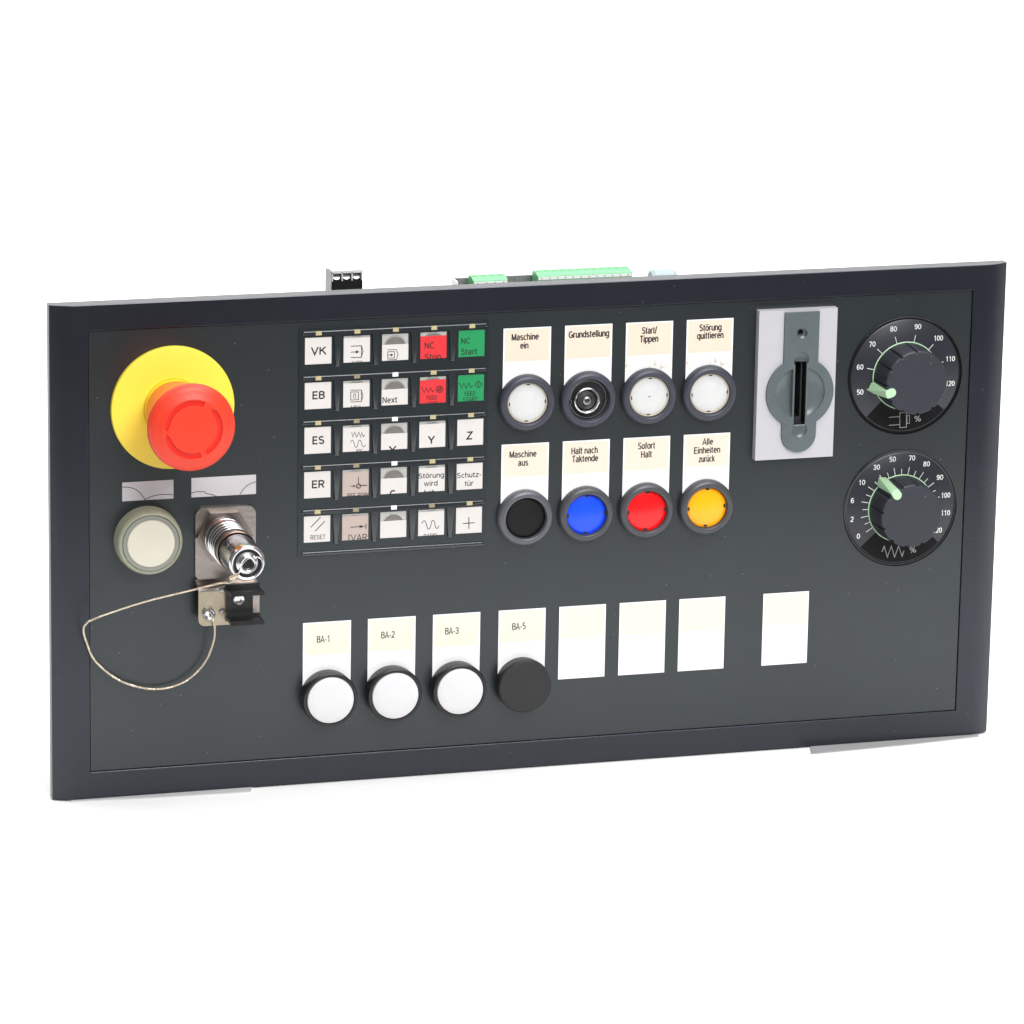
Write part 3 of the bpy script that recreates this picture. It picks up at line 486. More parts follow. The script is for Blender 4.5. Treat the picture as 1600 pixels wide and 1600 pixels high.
def green_block(x0, x1, ytop, n):
    o = bpy.data.objects.new; W = x1-x0
    bm = bmesh.new()
    prof = [(-10, 0), (0, 0), (0, ytop-208-1.3), (-1.0, ytop-208-1.0), (-3.6, ytop-208), (-9, ytop-208), (-10, ytop-208-1.5)]   # (z, y)
    a = [bm.verts.new((-W/2, y, z)) for z, y in prof]; b = [bm.verts.new((W/2, y, z)) for z, y in prof]
    bm.faces.new(a); bm.faces.new(b[::-1])
    for i in range(len(prof)): bm.faces.new((a[i], b[i], b[(i+1) % len(prof)], a[(i+1) % len(prof)]))
    t = link('terminal_block', from_bm(bm, 'terminal_block'), 'green_pale', panel, ((x0+x1)/2, 208, -45))
    t['label'] = 'green %d-pole terminal block' % n
    H = ytop-208; p = W/n
    bm = bmesh.new()
    for k in range(n):
        x = -W/2+p*(k+.5)
        add_box(bm, x-p*.33, x+p*.33, H-0.02, H+0.12, -7.8, -4.4)
    link('screw_recess', from_bm(bm, 'screw_recess'), 'green', t)
    bm = bmesh.new()
    add_box(bm, -W/2+.3, W/2-.3, H-3.1, H-1.6, -.02, .15); link('marker_strip', from_bm(bm, 'marker_strip'), 'print_term', t)
    bm = bmesh.new()
    for k in range(n):
        x = -W/2+p*(k+.5); add_box(bm, x-p*.26, x+p*.26, H-4.1, H-3.5, -.02, .25)
    link('wire_opening', from_bm(bm, 'wire_opening'), 'dark', t)
    bm = bmesh.new()
    for k in range(n): add_box(bm, -W/2+p*(k+.5)-.3, -W/2+p*(k+.5)+.3, H-2.6, H-2.2, .15, .25)
    link('marker_dot', from_bm(bm, 'marker_dot'), 'ink', t)
green_block(221.0, 238.6, 237.4, 4)
green_block(254.0, 302.9, 238.4, 12)
bd = box('circuit_board', 214.6, 304, 208, 235.2, -58.5, -57, 'foam', panel)
box('board_edge', 213.6, 214.5, 208, 235.2, -58.5, -50, 'label', panel)
g = lathe('cable_gland', [(0, 0), (4.6, 0), (5.6, 1.6), (5.6, 11.4), (4.4, 13), (0, 13)], 'gland', panel, (312.7, 232.6, -46), seg=10, angle=15)
g.rotation_euler = (0, math.radians(90), 0)
box('gland_bracket', 313, 325.5, 208, 231, -50, -42, 'gland', panel)

# ---- emergency stop
ex, ey = 59.5, 191.3
disc = lathe('emergency_stop', [(0, 2.2), (14.1, 2.2), (14.1, 1.6), (14.45, 1.6), (14.45, 2.2), (29.2, 2.2), (29.8, 2.0), (30.1, 1.4), (30.1, 0.05), (0, 0.05)], 'yellow', panel, (ex, ey, 0), seg=128)
disc['label'] = 'round yellow emergency stop with red mushroom button'
lathe('sleeve', [(14.05, 0), (14.05, 3.0), (13.8, 3.5), (13.2, 3.6), (13.2, 2)], 'yellow2', disc, (0, 0, 2.2), seg=96)
lathe('skirt', [(13.4, 2.0), (13.5, 3.8), (14.2, 4.2), (14.6, 6), (15.2, 10), (16.8, 22), (18.7, 31), (20.1, 36.5), (20.3, 37.2)], 'red_side', disc, (0, 0, 2), seg=96)
cap = lathe('mushroom_cap', [(0, 37), (20.4, 37), (20.9, 37.8), (21.1, 39.2), (20.8, 40.8), (19.9, 42.0), (18.4, 42.9), (15.0, 43.9), (14.6, 44.1), (0, 44.5)], 'red', disc, (0, 0, 2), seg=128, angle=28)
def arc_arrow(a0, a1, r0, r1, head):
    poly = arc(0, 0, r1, a0, a1, 24)
    e = math.radians(a1+head); rm = (r0+r1)/2
    poly += [((r1+1.3)*math.cos(math.radians(a1)), (r1+1.3)*math.sin(math.radians(a1)))] if False else []
    poly += [(rm*math.cos(e), rm*math.sin(e))]
    poly += arc(0, 0, r0, a1, a0, 24)
    return poly
arrows = [arc_arrow(66, 172, 11.6, 14.0, 10), arc_arrow(-62, 38, 11.6, 14.0, 10), arc_arrow(286, 196, 11.6, 14.0, -8)]
cs = []
for p_ in arrows:
    bm = bmesh.new(); add_prism(bm, p_, 43.45, 49); cs.append(link('cutter', from_bm(bm, 'cutter', False), 'red', disc, (0, 0, 2)))
cut(cap, cs); shade(cap, 12)
bm = bmesh.new()
for p_ in arrows: add_prism(bm, p_, 43.2, 43.5)
link('arrow_marking', from_bm(bm, 'arrow_marking', False), 'red_arrow', disc, (0, 0, 2))

# ---- two scraped strips above the lamp and the connector
for (x0, x1, y0, y1), sc in (((35.0, 60.0, 146.2, 155.5), SCRATCHES[:2]), ((68.8, 100.6, 146.2, 155.8), SCRATCHES[2:])):
    s = box('bare_label_strip', x0, x1, y0, y1, 0.02, 0.25, 'strip', panel)
    bm = bmesh.new(); cx, cy = (x0+x1)/2, (y0+y1)/2
    for q in sc: add_stroke(bm, [(min(max(x, x0), x1)-cx, min(max(y, y0), y1)-cy) for x, y in q], 0.38, 0.26)
    flat(bm, 'scratch_line', 'scratch', s)

# ---- translucent signal lamp
lamp = lathe('signal_lamp', [(0, 0.05), (16.2, 0.05), (16.3, 1.2), (16.0, 2.0), (16.0, 6.5), (15.7, 8.6), (15.0, 9.8), (14.2, 10.2), (13.9, 9.6), (13.7, 9.2), (0, 9.2)], 'lamp_body', panel, (46.9, 127.1, 0), seg=96)
lamp['label'] = 'round unlit signal lamp with cream face and pale green rim'
lathe('lamp_ring', [(11.7, 0.2), (11.8, 0.75), (13.6, 0.75), (13.7, 0)], 'lamp_ring', lamp, (0, 0, 9.2), seg=96)
lathe('lamp_face', [(0, 1.5), (11.2, 1.3), (11.6, 1.0), (11.75, 0)], 'lamp_face', lamp, (0, 0, 9.2), seg=96)

# ---- connector with bracket, plug, tether
br = prism('connector_bracket', rrect(-14.9, 14.9, -20.5, 16.0, 4.2), 0.1, 1.9, 'nickel', panel, r=0.25, loc=(85.3, 125.0, 0))
br['label'] = 'nickel plated bracket with capped metal connector and black cable clip'
bm = bmesh.new()   # the Z-bend: a curved sheet from the plate plane out to the lower ear
prof = [(-19.5, 1.9), (-20.2, 2.6), (-20.6, 4.0), (-20.9, 5.8), (-21.6, 7.3), (-22.8, 8.2), (-24.2, 8.5)]
A_ = [[bm.verts.new((x, y, z)) for y, z in prof] for x in (-14.9, 14.9)]
B_ = [[bm.verts.new((x, y-1.0, z-0.6)) for y, z in prof] for x in (-14.9, 14.9)]
for k in range(len(prof)-1):
    bm.faces.new((A_[0][k], A_[1][k], A_[1][k+1], A_[0][k+1])); bm.faces.new((B_[0][k+1], B_[1][k+1], B_[1][k], B_[0][k]))
    for s_ in (0, 1): bm.faces.new((A_[s_][k], A_[s_][k+1], B_[s_][k+1], B_[s_][k]))
link('bracket_bend', from_bm(bm, 'bracket_bend'), 'nickel', br, (0, 0, 0))
ear = [(x, y) for x, y in rrect(-14.9, 14.9, -41.0, -18, 3.2) if y < -25] ; ear = [(-14.9, -23.8)]+ear+[(14.9, -23.8)]
e_ = prism('bracket_ear', ear, 7.4, 8.6, 'brass', br, r=0.2)
hexp = [(14.0*math.cos(math.radians(60*k)), 14.0*math.sin(math.radians(60*k))*0.98) for k in range(6)]
prism('hex_nut', hexp, 1.8, 5.2, 'nut', br, r=0.5, loc=(-1.0, 2.0, 0))
def ringp(z, r, d=0.35, wz=0.9): return [(r, z), (r-d, z+.15), (r-d, z+wz-.15), (r, z+wz)]
body = [(0, 2), (9.9, 2), (9.9, 4.2), (9.7, 4.6), (9.7, 9.2)]
body += [(9.7, 20.5), (9.3, 21.2), (9.3, 24.0), (9.55, 24.5)]
PX, PY = -1.0, 1.3
lathe('barrel_flange', [(9.6, 0), (10.1, .3), (10.1, 1.1), (9.6, 1.5)], 'chrome', br, (PX, PY, 5.4), seg=64, angle=50)
for z in (8.6, 12.4, 16.2, 20.0):
    lathe('groove_band', [(9.6, 0), (9.8, .05), (9.8, 1.95), (9.6, 2.0)], 'groove', br, (PX, PY, 2.6+z-2.0), seg=64, angle=50)
    lathe('grip_ring', [(9.7, 0), (10.15, .3), (10.15, .8), (9.7, 1.1)], 'chrome', br, (PX, PY, 2.6+z), seg=64, angle=50)
plug = lathe('connector_socket', body, 'barrel', br, (PX, PY, 2.6), seg=64, angle=20)
lathe('worn_collar', [(9.55, 0), (9.8, .3), (9.8, 2.0), (9.4, 2.4), (9.4, 3.6), (9.7, 4)], 'bronze', br, (PX, PY, 27.1), seg=64, angle=20)
cp = [(9.2, 0), (9.2, 5), (9.0, 18.2), (8.8, 19.8), (8.2, 20.8), (7.6, 21.0), (7.0, 20.8), (6.7, 19.6), (5.6, 19.2), (5.3, 20.0), (4.6, 20.2), (4.0, 20.4), (3.9, 22.3), (3.5, 22.7), (2.9, 22.5), (2.8, 20.4), (0, 20.2)]
tipo = lathe('connector_cap', cp, 'chrome', br, (PX, PY, 31.1), seg=64, angle=24)
lathe('cap_bore', [(0, 0.1), (2.75, 0.1), (2.75, 0), (0, 0)], 'dark', br, (PX, PY, 51.4), seg=24)
lathe('cap_groove', [(5.5, 0), (5.5, .25), (6.7, .25), (6.7, 0)], 'dark', br, (PX, PY, 50.5), seg=48)
# red index marks and engraved scratches on the barrel
def barrel_patch(name, a0, a1, z0, z1, r, m):
    bm = bmesh.new(); n = 8
    for i in range(n):
        t0, t1 = [math.radians(a0+(a1-a0)*k/n) for k in (i, i+1)]
        v = [bm.verts.new((r*math.cos(t), r*math.sin(t), z)) for t, z in ((t0, z0), (t1, z0), (t1, z1), (t0, z1))]; bm.faces.new(v)
    return flat(bm, name, m, br, (PX, PY, 0))
barrel_patch('index_mark', 86, 100, 9.0, 10.1, 9.76, 'redmark')
barrel_patch('index_mark', 96, 103, 7.2, 8.3, 9.76, 'redmark')
for k in range(7): barrel_patch('engraved_mark', 92+k*8+(k % 2)*2, 96+k*8, 40-(k % 3)*.8, 41.2+(k % 2)*1.0, 9.26, 'silver')
# screws and clip
lathe('ear_screw', [(0, 1.0), (1.3, 1.0), (1.5, 2.0), (2.6, 2.4), (3.1, 1.6), (3.1, 0)], 'chrome', br, (75.2-85.3, 90.2-125, 8.6), seg=24, angle=25)
for yy in (101.4, 91.0): lathe('rivet', [(0, .9), (1.0, .7), (1.5, 0)], 'chrome_dull', br, (82.0-85.3, yy-125, 8.6), seg=16)
clip = box('cable_clip', 83.6-85.3, 100.3-85.3, 86.2-125, 104.5-125, 8.6, 10.6, 'black', br, r=0.4)
def prong(y0, y1, x0, x1, z0, z1, lip, d):
    bm = bmesh.new()
    prof = [(y0, z0), (y1, z0), (y1, z1-1.2), (y1+lip, z1), (y1+lip-d, z1+.3), (y0, z1-1.0)]
    a = [bm.verts.new((x0, y, z)) for y, z in prof]; b = [bm.verts.new((x1, y, z)) for y, z in prof]
    bm.faces.new(a); bm.faces.new(b[::-1])
    for i in range(len(prof)): bm.faces.new((a[i], b[i], b[(i+1) % len(prof)], a[(i+1) % len(prof)]))
    bevel(bm, 0.25, 2)
    return link('clip_prong', from_bm(bm, 'clip_prong'), 'black', br)
prong(101.2-125, 102.6-125, 83.6-85.3, 100.2-85.3, 10.3, 20.5, 0.7, 2.0)
prong(87.0-125, 88.4-125, 83.6-85.3, 100.2-85.3, 10.3, 20.5, 0.5, 2.2)
lathe('clip_screw', [(0, .6), (1.1, .6), (1.3, 1.6), (2.5, 1.9), (2.9, 1.2), (2.9, 0)], 'chrome', br, (89.6-85.3, 97.2-125, 10.6), seg=24, angle=25)
box('clip_plate', 96.6-85.3, 99.9-85.3, 90.0-125, 99.5-125, 10.6, 11.4, 'nickel', br, r=0.2)
# steel rope
tx, ty = 85.3+PX, 125+PY
rope_pts = [(tx-5.2, ty-5.6, 52.4), (76.3, 117.2, 50.6), (72.6, 116.1, 47.0), (60.2, 111.5, 40.0), (38.0, 103.2, 28.0), (18.9, 93.6, 16.0), (15.0, 90.1, 12.0), (14.2, 85.8, 8.0), (16.2, 78.8, 5.0), (21.0, 68.2, 4.0), (33.5, 57.4, 3.5), (49.3, 52.4, 3.5), (63.5, 54.8, 4.0), (73.7, 63.7, 5.0), (77.9, 75.5, 8.0), (77.9, 84.2, 10.4), (76.0, 89.8, 11.0)]
ctr = spline(rope_pts, 24)
bm = bmesh.new()
# four twisted strands
tl = 0; fr = []
prev = None
for i, p in enumerate(ctr):
    t = (ctr[min(i+1, len(ctr)-1)]-ctr[max(i-1, 0)]).normalized()
    u = t.orthogonal().normalized() if prev is None else (prev-t*prev.dot(t)).normalized()
    prev = u
    if i: tl += (p-ctr[i-1]).length
    fr.append((p, u, t.cross(u), tl))
for s_ in range(3):
    add_tube(bm, [p+(u*math.cos(tl_*2.2+s_*2.094)+v*math.sin(tl_*2.2+s_*2.094))*0.27 for p, u, v, tl_ in fr], 0.30, 6)
rp = link('tether_rope', from_bm(bm, 'tether_rope'), 'rope', panel)
rp['label'] = 'thin steel rope looping from the connector cap to the bracket screw'
bm = bmesh.new()
add_tube(bm, spline([(tx-4.6, ty-5.2, 52.4), (tx-2, ty-6.9, 53), (tx+3.5, ty-6.4, 53), (tx+7, ty-2.0, 53), (tx+6.8, ty+1.5, 52.8), (tx+4.6, ty+3.2, 52.4)]), 0.3, 8)
add_tube(bm, spline([(tx-4.6, ty-5.2, 52.4), (tx-3.8, ty-2.5, 53), (tx-2.6, ty+0.6, 53.6), (tx+0.4, ty+3.1, 53.8), (tx+3.6, ty+2.6, 53.2), (tx+4.6, ty+3.2, 52.4)]), 0.3, 8)
link('rope_loop', from_bm(bm, 'rope_loop'), 'chrome', rp)
bm = bmesh.new(); add_tube(bm, [(tx-4.2, ty-5.0, 52.3), (tx-8.6, ty-6.9, 51.6)], 1.05, 12); bmesh.ops.scale(bm, vec=(1, 1, 1), verts=bm.verts)
link('crimp_sleeve', from_bm(bm, 'crimp_sleeve'), 'rope', rp)
bm = bmesh.new(); add_tube(bm, [(74.3, 92.8, 11.3), (77.6, 89.0, 11.6)], 0.4, 8); add_tube(bm, arc_pts := [(75.4+2.6*math.cos(a_/10*2*math.pi), 90.2+2.6*math.sin(a_/10*2*math.pi), 10.9) for a_ in range(11)], 0.35, 6, caps=False)
link('rope_eye', from_bm(bm, 'rope_eye'), 'chrome_dull', rp)

# ---- keypad
KX = [124.45+19.12*i for i in range(5)]; KY = [222.1-22.15*j for j in range(5)]; KW = 13.15; KH = 13.15
cover = bmesh.new()
gx = [121.5]+[q for x in KX for q in (x, x+KW)]+[216.2]; gy = sorted([113.2]+[q for y in KY for q in (y-KH, y)]+[226.9])
CT = 0.42
T = {(i, j): cover.verts.new((x, y, CT)) for i, x in enumerate(gx) for j, y in enumerate(gy)}
U = {(i, j): cover.verts.new((x, y, 0.03)) for i, x in enumerate(gx) for j, y in enumerate(gy)}
win = lambda i, j: 0 <= i < len(gx)-1 and 0 <= j < len(gy)-1 and i % 2 == 1 and j % 2 == 1
inside = lambda i, j: 0 <= i < len(gx)-1 and 0 <= j < len(gy)-1 and not win(i, j)
for i in range(len(gx)-1):
    for j in range(len(gy)-1):
        if win(i, j): continue
        cover.faces.new((T[i, j], T[i+1, j], T[i+1, j+1], T[i, j+1]))
        for (di, dj, p, q) in ((-1, 0, (i, j+1), (i, j)), (1, 0, (i+1, j), (i+1, j+1)), (0, -1, (i, j), (i+1, j)), (0, 1, (i+1, j+1), (i, j+1))):
            if not inside(i+di, j+dj): cover.faces.new((T[p], T[q], U[q], U[p]))
cv = link('keypad_cover', from_bm(cover, 'keypad_cover', False), 'cover', panel)
def comb(y1, led=True, fingers=True):
    yb, yt = y1+1.15, y1+3.25
    poly = []
    x0, x1 = 123.0, 215.4
    poly += arc(x0+1.0, (yb+yt)/2, (yt-yb)/2, 90, 270, 8)
    if fingers:
        for i in range(4):
            fx0 = KX[i]+KW+1.55; fx1 = fx0+2.7; fy = y1-KH-1.7; r = 0.8
            poly += [(fx0-.7, yb), (fx0-.2, yb-.2), (fx0, yb-.7)]
            poly += arc(fx0+r, fy+r, r, 180, 270, 4)+arc(fx1-r, fy+r, r, 270, 360, 4)
            poly += [(fx1, yb-.7), (fx1+.2, yb-.2), (fx1+.7, yb)]
    poly += arc(x1-1.0, (yb+yt)/2, (yt-yb)/2, -90, 90, 8)
    return poly
for j, y in enumerate(KY+[113.2]):
    last = j == 5
    poly = comb(y if not last else 112.4, fingers=not last)
    bm = bmesh.new(); add_prism(bm, poly, 0, 0.75)
    es = [e for e in bm.edges if all(v.co.z > .6 for v in e.verts)]
    bmesh.ops.bevel(bm, geom=es, offset=0.5, segments=3, profile=0.5, affect='EDGES')
    link('raised_rib', from_bm(bm, 'raised_rib', True, 50), 'bead', cv, (0, 0, CT-.02))
pocket_me = dome_me = None
CARD = dict(w='card_w', b='card_b', r='card_r', g='card_g')
for j in range(5):
    for i in range(5):
        kd = KEYS['%d,%d' % (j, i)]; cx, cy = KX[i]+KW/2, KY[j]-KH/2
        if pocket_me is None:
            bm = bmesh.new(); add_box(bm, -KW/2-.5, KW/2+.5, -KH/2-.5, KH/2+.5, 0, 0.08); pocket_me = from_bm(bm, 'key_pocket'); pocket_me.materials.append(M['pocket'])
            bm = bmesh.new(); add_lathe(bm, [(0, .12), (4.4, .12), (4.9, .05), (5.1, 0)], 40); dome_me = from_bm(bm, 'switch_dome'); dome_me.materials.append(M['dome'])
            bm = bmesh.new(); add_lathe(bm, [(5.1, 0), (5.2, .16), (5.7, .16), (5.8, 0)], 40); rim_me = from_bm(bm, 'dome_rim'); rim_me.materials.append(M['dome_rim'])
        k = link('key', pocket_me, None, panel, (cx, cy, 0.03))
        if kd['gap'] > 0:
            link('switch_dome', dome_me, None, k, (0, 0 if kd['gap'] > 3 else 0.9, .08)); link('dome_rim', rim_me, None, k, (0, 0 if kd['gap'] > 3 else 0.9, .08))
        top = KH/2-kd['gap'] if kd['gap'] else KH/2+.4
        bm = bmesh.new(); add_box(bm, -KW/2-.3+(0.05 if kd['gap'] else 0), KW/2+.3, -KH/2-.45, top, 0, 0.05)
        if kd['gap']:
            for v in bm.verts:
                if v.co.y > 0: v.co.y += v.co.x*random.uniform(-.015, .02)
        link('insert_card', from_bm(bm, 'insert_card', False), CARD[kd['col']], k, (0, 0, 0.26))
        ink = {'w': 'ink', 'b': 'ink_soft', 'r': 'inkred', 'g': 'inkgreen'}[kd['col']]
        if kd['lines'] or kd['strokes']:
            bm = bmesh.new()
            for t, x0, x1, y, cap_, bold in kd['lines']: add_text(bm, t, x0-cx, x1-cx, y-cy, cap_, 0, bold)
            # clip what runs past the card, as the printed card ends there
            for s_ in kd['strokes']: add_stroke(bm, [(x-cx, y-cy) for x, y in s_[1]], s_[0], 0.005)
            for f_ in kd['fills']: bm.faces.new([bm.verts.new((x-cx, y-cy, 0.01)) for x, y in f_])
            for co_, no_ in (((-KW/2-.3, 0, 0), (-1, 0, 0)), ((KW/2+.3, 0, 0), (1, 0, 0)), ((0, -KH/2-.4, 0), (0, -1, 0))):
                bmesh.ops.bisect_plane(bm, geom=bm.verts[:]+bm.edges[:]+bm.faces[:], plane_co=co_, plane_no=no_, clear_outer=True)
            flat(bm, 'legend', ink, k, (0, 0, 0.33))
        lm = 'led_y' if (i in (0, 3, 4) or j == 0) else ('led_w' if i == 2 else 'led_d')
        if (j, i) in ((4, 3), (3, 3)): lm = 'led_d' if j == 4 else 'led_y'
        bm = bmesh.new(); add_box(bm, -1.45, 1.45, -1.0, 1.0, 0, 0.8); bevel(bm, 0.2, 1, top_only=.3)
        ld = link('indicator_light', from_bm(bm, 'indicator_light'), lm, k, (0, KY[j]+2.2-cy, 0.45))
pass

# ---- label plates and push buttons
BX = [223.55, 254.75, 285.9, 317.1]
def label_plate(x0, ytop, ybot, lines, paper, inkm='ink', stain=False):
    lp = box('label_plate', x0, x0+24.1, ybot, ytop, 0.02, 0.40, 'label_stained' if stain else 'label', panel, r=0.08, seg=1)
    cx, cy = x0+12.05, (ytop+ybot)/2
    if paper:
        bm = bmesh.new(); add_box(bm, -11.3, 11.4, ytop-16.6-cy, ytop-.55-cy, 0, 0.03); link('paper_insert', from_bm(bm, 'paper_insert', False), paper, lp, (0, 0, .39))
    if lines:
        bm = bmesh.new()
        for t, a, b, y, c_, bold in lines: add_text(bm, t, a-cx, b-cx, y-cy, c_, 0, 1.0 if paper == 'cream' else (.75 if paper == 'cream2' else .3))
        flat(bm, 'legend', inkm, lp, (0, 0, .435))
        lp['label'] = 'label reading ' + ' '.join(l[0] for l in lines)
    return lp
ring_prof = [(14.0, 0), (14.0, 2.4), (13.7, 3.4), (12.9, 4.3), (12.2, 4.6), (11.0, 4.6), (10.6, 4.4), (10.15, 2.6), (10.05, 0.4)]
def notches(par, z, r=9.55, mm='notch', ang=(2, 88, 182, 268)):
    for a_ in ang:
        bm = bmesh.new(); add_box(bm, -.75, .3, -.85, .85, 0, .12)
        o = link('notch', from_bm(bm, 'notch', False), mm, par, (r*math.cos(math.radians(a_)), r*math.sin(math.radians(a_)), z)); o.rotation_euler = (0, 0, math.radians(a_))
def push_button(x, y, lens, ringm, label):
    rg = lathe('push_button', ring_prof, ringm, panel, (x, y, 0.05), seg=96, angle=30); rg['label'] = label
    if lens:
        lathe('lens', [(0, 2.55), (8.9, 2.5), (9.3, 2.35), (9.35, 2.0), (9.85, 1.9), (9.95, 2.7), (10.05, 2.6), (10.1, 0)], lens, rg, seg=96, angle=25)
        if lens == 'white2': lathe('lens_rim', [(9.35, 2.0), (9.45, 2.62), (9.85, 2.75), (10.0, 2.6)], 'lens_rim', rg, seg=96)
        if lens != 'blacklens': notches(rg, 2.45, mm='notch')
    return rg
cols = [x+12.05 for x in BX]
spec1 = [('white2', 'ring', 'white push button under Maschine ein'), (None, 'ring', 'push button without lens, lamp socket showing'), ('white2', 'ring', 'white push button with a dark speck in its centre'), ('white2', 'ring', 'white push button under Störung quittieren')]
spec2 = [('blacklens', 'ring2', 'black push button in light grey bezel'), ('blue', 'ring3', 'blue push button'), ('redlens', 'ring3', 'red push button'), ('amber', 'ring3', 'amber yellow push button')]
for i in range(4):
    label_plate(BX[i], 222.0, 184.6, LEGENDS[i], 'cream', stain=i > 1)
    label_plate(BX[i], 164.0, 126.6, LEGENDS[4+i], 'cream2')
    b1 = push_button(cols[i], 185.0, *spec1[i]); b2 = push_button(cols[i], 127.0, *spec2[i])
    if i == 1:
        lathe('socket_floor', [(0, .6), (10.0, .6), (10.1, 1.2), (9.4, 1.25), (9.2, .8)], 'dark', b1, seg=48)
        lathe('socket_rim', [(9.3, 1.0), (9.4, 1.6), (9.15, 1.6), (9.1, 1.0)], 'chrome_dull', b1, seg=48)
        bm = bmesh.new(); add_lathe(bm, [(4.6, .4), (5.4, 1.2), (5.9, 2.4), (5.6, 3.2), (5.1, 3.3), (4.8, 2.8), (4.5, 1.2), (4.4, .4)], 40)
        for v in bm.verts: v.co = Vector((v.co.x*1.15, v.co.y*1.15, v.co.z))
        for v in bm.verts: v.co += Vector((noise.noise(v.co*1.3), noise.noise(v.co*1.3+Vector((9, 0, 0))), 0))*0.28
        link('lamp_sleeve', from_bm(bm, 'lamp_sleeve', True, 60), 'chrome', b1, (-.9, -.4, 0))
        lathe('lamp_base', [(4.3, 1.8), (3.9, 1.0), (3.5, 1.6), (3.1, .9), (2.7, 1.4), (0, 1.3)], 'chrome_dull', b1, (-.9, -.4, 0), seg=40)
        lathe('bulb', [(4.6, 1.4), (4.3, 2.2), (4.0, 1.4), (3.6, 2.4), (3.2, 1.4), (2.8, 2.4), (2.4, 1.4), (2.0, 3.0), (1.2, 3.6), (0, 3.8)], 'chrome_dull', b1, (-.9, -.4, 0), seg=40)
        lathe('bulb_glass', [(0, 4.1), (1.2, 3.7), (2.0, 2.5), (2.4, 1.4), (2.4, .6)], 'smoke', b1, (-.9, -.4, 0), seg=32)
        notches(b1, 2.1, r=9.3, mm='chrome_dull', ang=(5, 185)); notches(b1, 2.24, r=9.45, mm='dark', ang=(5, 185))
    if i == 2:
        bm = bmesh.new(); add_stroke(bm, [(-.7, -.25), (-.1, 0), (.75, .3)], .35, 0); flat(bm, 'dirt_speck', 'ink_soft', b1, (0, 0, 2.6))
for i, x0 in enumerate([124.35, 157.0, 189.95, 223.5]):
    label_plate(x0, 79.8, 42.4, LEGENDS[8+i], 'cream_lit', 'ink_soft')
    cx = x0+12.05; cy = 42.3
    if i < 3:
        rg = lathe('push_button', [(13.2, 0), (13.4, .6), (13.5, 3), (13.75, 7.6), (13.5, 8.4), (13.0, 8.8), (12.1, 8.9), (11.9, 8.5), (11.85, 6)], 'black', panel, (cx, cy, .05), seg=96, angle=30)
        rg['label'] = 'white push button in raised black bezel'
        lathe('lens', [(0, 10.0), (8, 9.7), (10.6, 9.3), (11.5, 8.9), (11.75, 8.3), (11.8, 6)], 'white', rg, seg=96)
    else:
        rg = lathe('blanking_cap', [(0, 8.4), (12.0, 8.3), (13.0, 8.0), (13.6, 7.2), (13.65, 5.4), (13.2, 4.2), (13.0, 0)], 'blackcap', panel, (cx, cy, .05), seg=96)
        rg['label'] = 'plain black cap closing the fourth button hole'
for x0 in (254.65, 285.9, 317.05, 361.25):
    lp = label_plate(x0, 79.75, 42.4, [], 'cream_lit'); lp['label'] = 'blank white label plate'

# ---- grey key switch plate with long slot
sp = box('switch_plate', 353.2, 394.0, 150.0, 225.6, 0.02, 4.4, 'silver', panel, r=1.0, seg=3)
sp['label'] = 'silver grey plate with dark slotted insert'
ax = 375.3
def insert_poly():
    hw = 8.95; R = 17.5; cyc = 183.8; rb = 8.9; cyb = 162.4
    a = math.degrees(math.acos(hw/R))
    p = [(ax+hw, 224.6), (ax-hw, 224.6)]
    p += arc(ax, cyc, R, 180-a, 180+a, 40)
    p += arc(ax, cyb, rb, 180, 360, 24)
    p += arc(ax, cyc, R, -a, a, 40)
    return p
ip = insert_poly(); cxp, cyp = 373.6, 187.8
insert = prism('slotted_insert', [(x-cxp, y-cyp) for x, y in ip], 0, 4.7, 'insert', sp, r=0.45, seg=2, loc=(0, 0, 1.0))
def cutter_obj(bm): return link('cutter', from_bm(bm, 'cutter', False), 'insert', sp)
sx, sy = ax-cxp, 183.8-cyp
cs = []
for side in (-1, 1):      # two shallow dishes either side of the slot bridge
    bm = bmesh.new(); bmesh.ops.create_uvsphere(bm, u_segments=48, v_segments=32, radius=1)
    for v in bm.verts: v.co = Vector((v.co.x*13.2, v.co.y*13.2, v.co.z*2.9))
    r_ = bmesh.ops.bisect_plane(bm, geom=bm.verts[:]+bm.edges[:]+bm.faces[:], plane_co=(side*3.9, 0, 0), plane_no=(-side, 0, 0), clear_outer=True)
    bmesh.ops.edgeloop_fill(bm, edges=[e for e in r_['geom_cut'] if isinstance(e, bmesh.types.BMEdge)])
    for v in bm.verts: v.co += Vector((sx, sy, 5.1))
    cs.append(cutter_obj(bm))
for (yy, rr, zz, hh) in ((214.0, 3.5, 4.9, 1.3), (200.6, 4.4, 5.1, 1.5), (165.0, 4.6, 5.1, 1.5)):
    bm = bmesh.new(); bmesh.ops.create_uvsphere(bm, u_segments=32, v_segments=20, radius=1)
    for v in bm.verts: v.co = Vector((v.co.x*rr+sx, v.co.y*rr+yy-cyp, v.co.z*hh+zz))
    cs.append(cutter_obj(bm))
bm = bmesh.new(); add_box(bm, -1.5+sx-.2, 1.5+sx-.2, -1, 1, -1, 12); bm.clear()
add_lathe(bm, [(0, -1), (1.55, -1), (1.55, 14), (0, 14)], 24, c=(sx-.3, 214.0-cyp)); cs.append(cutter_obj(bm))
bm = bmesh.new(); add_box(bm, sx-3.0, sx+3.0, 167.4-cyp, 199.4-cyp, -2, 14); cs.append(cutter_obj(bm))
cut(insert, cs); shade(insert, 30)
bm = bmesh.new(); add_box(bm, sx-3.05, sx+3.05, 167.35-cyp, 199.45-cyp, -3, 14); c1_ = cutter_obj(bm)
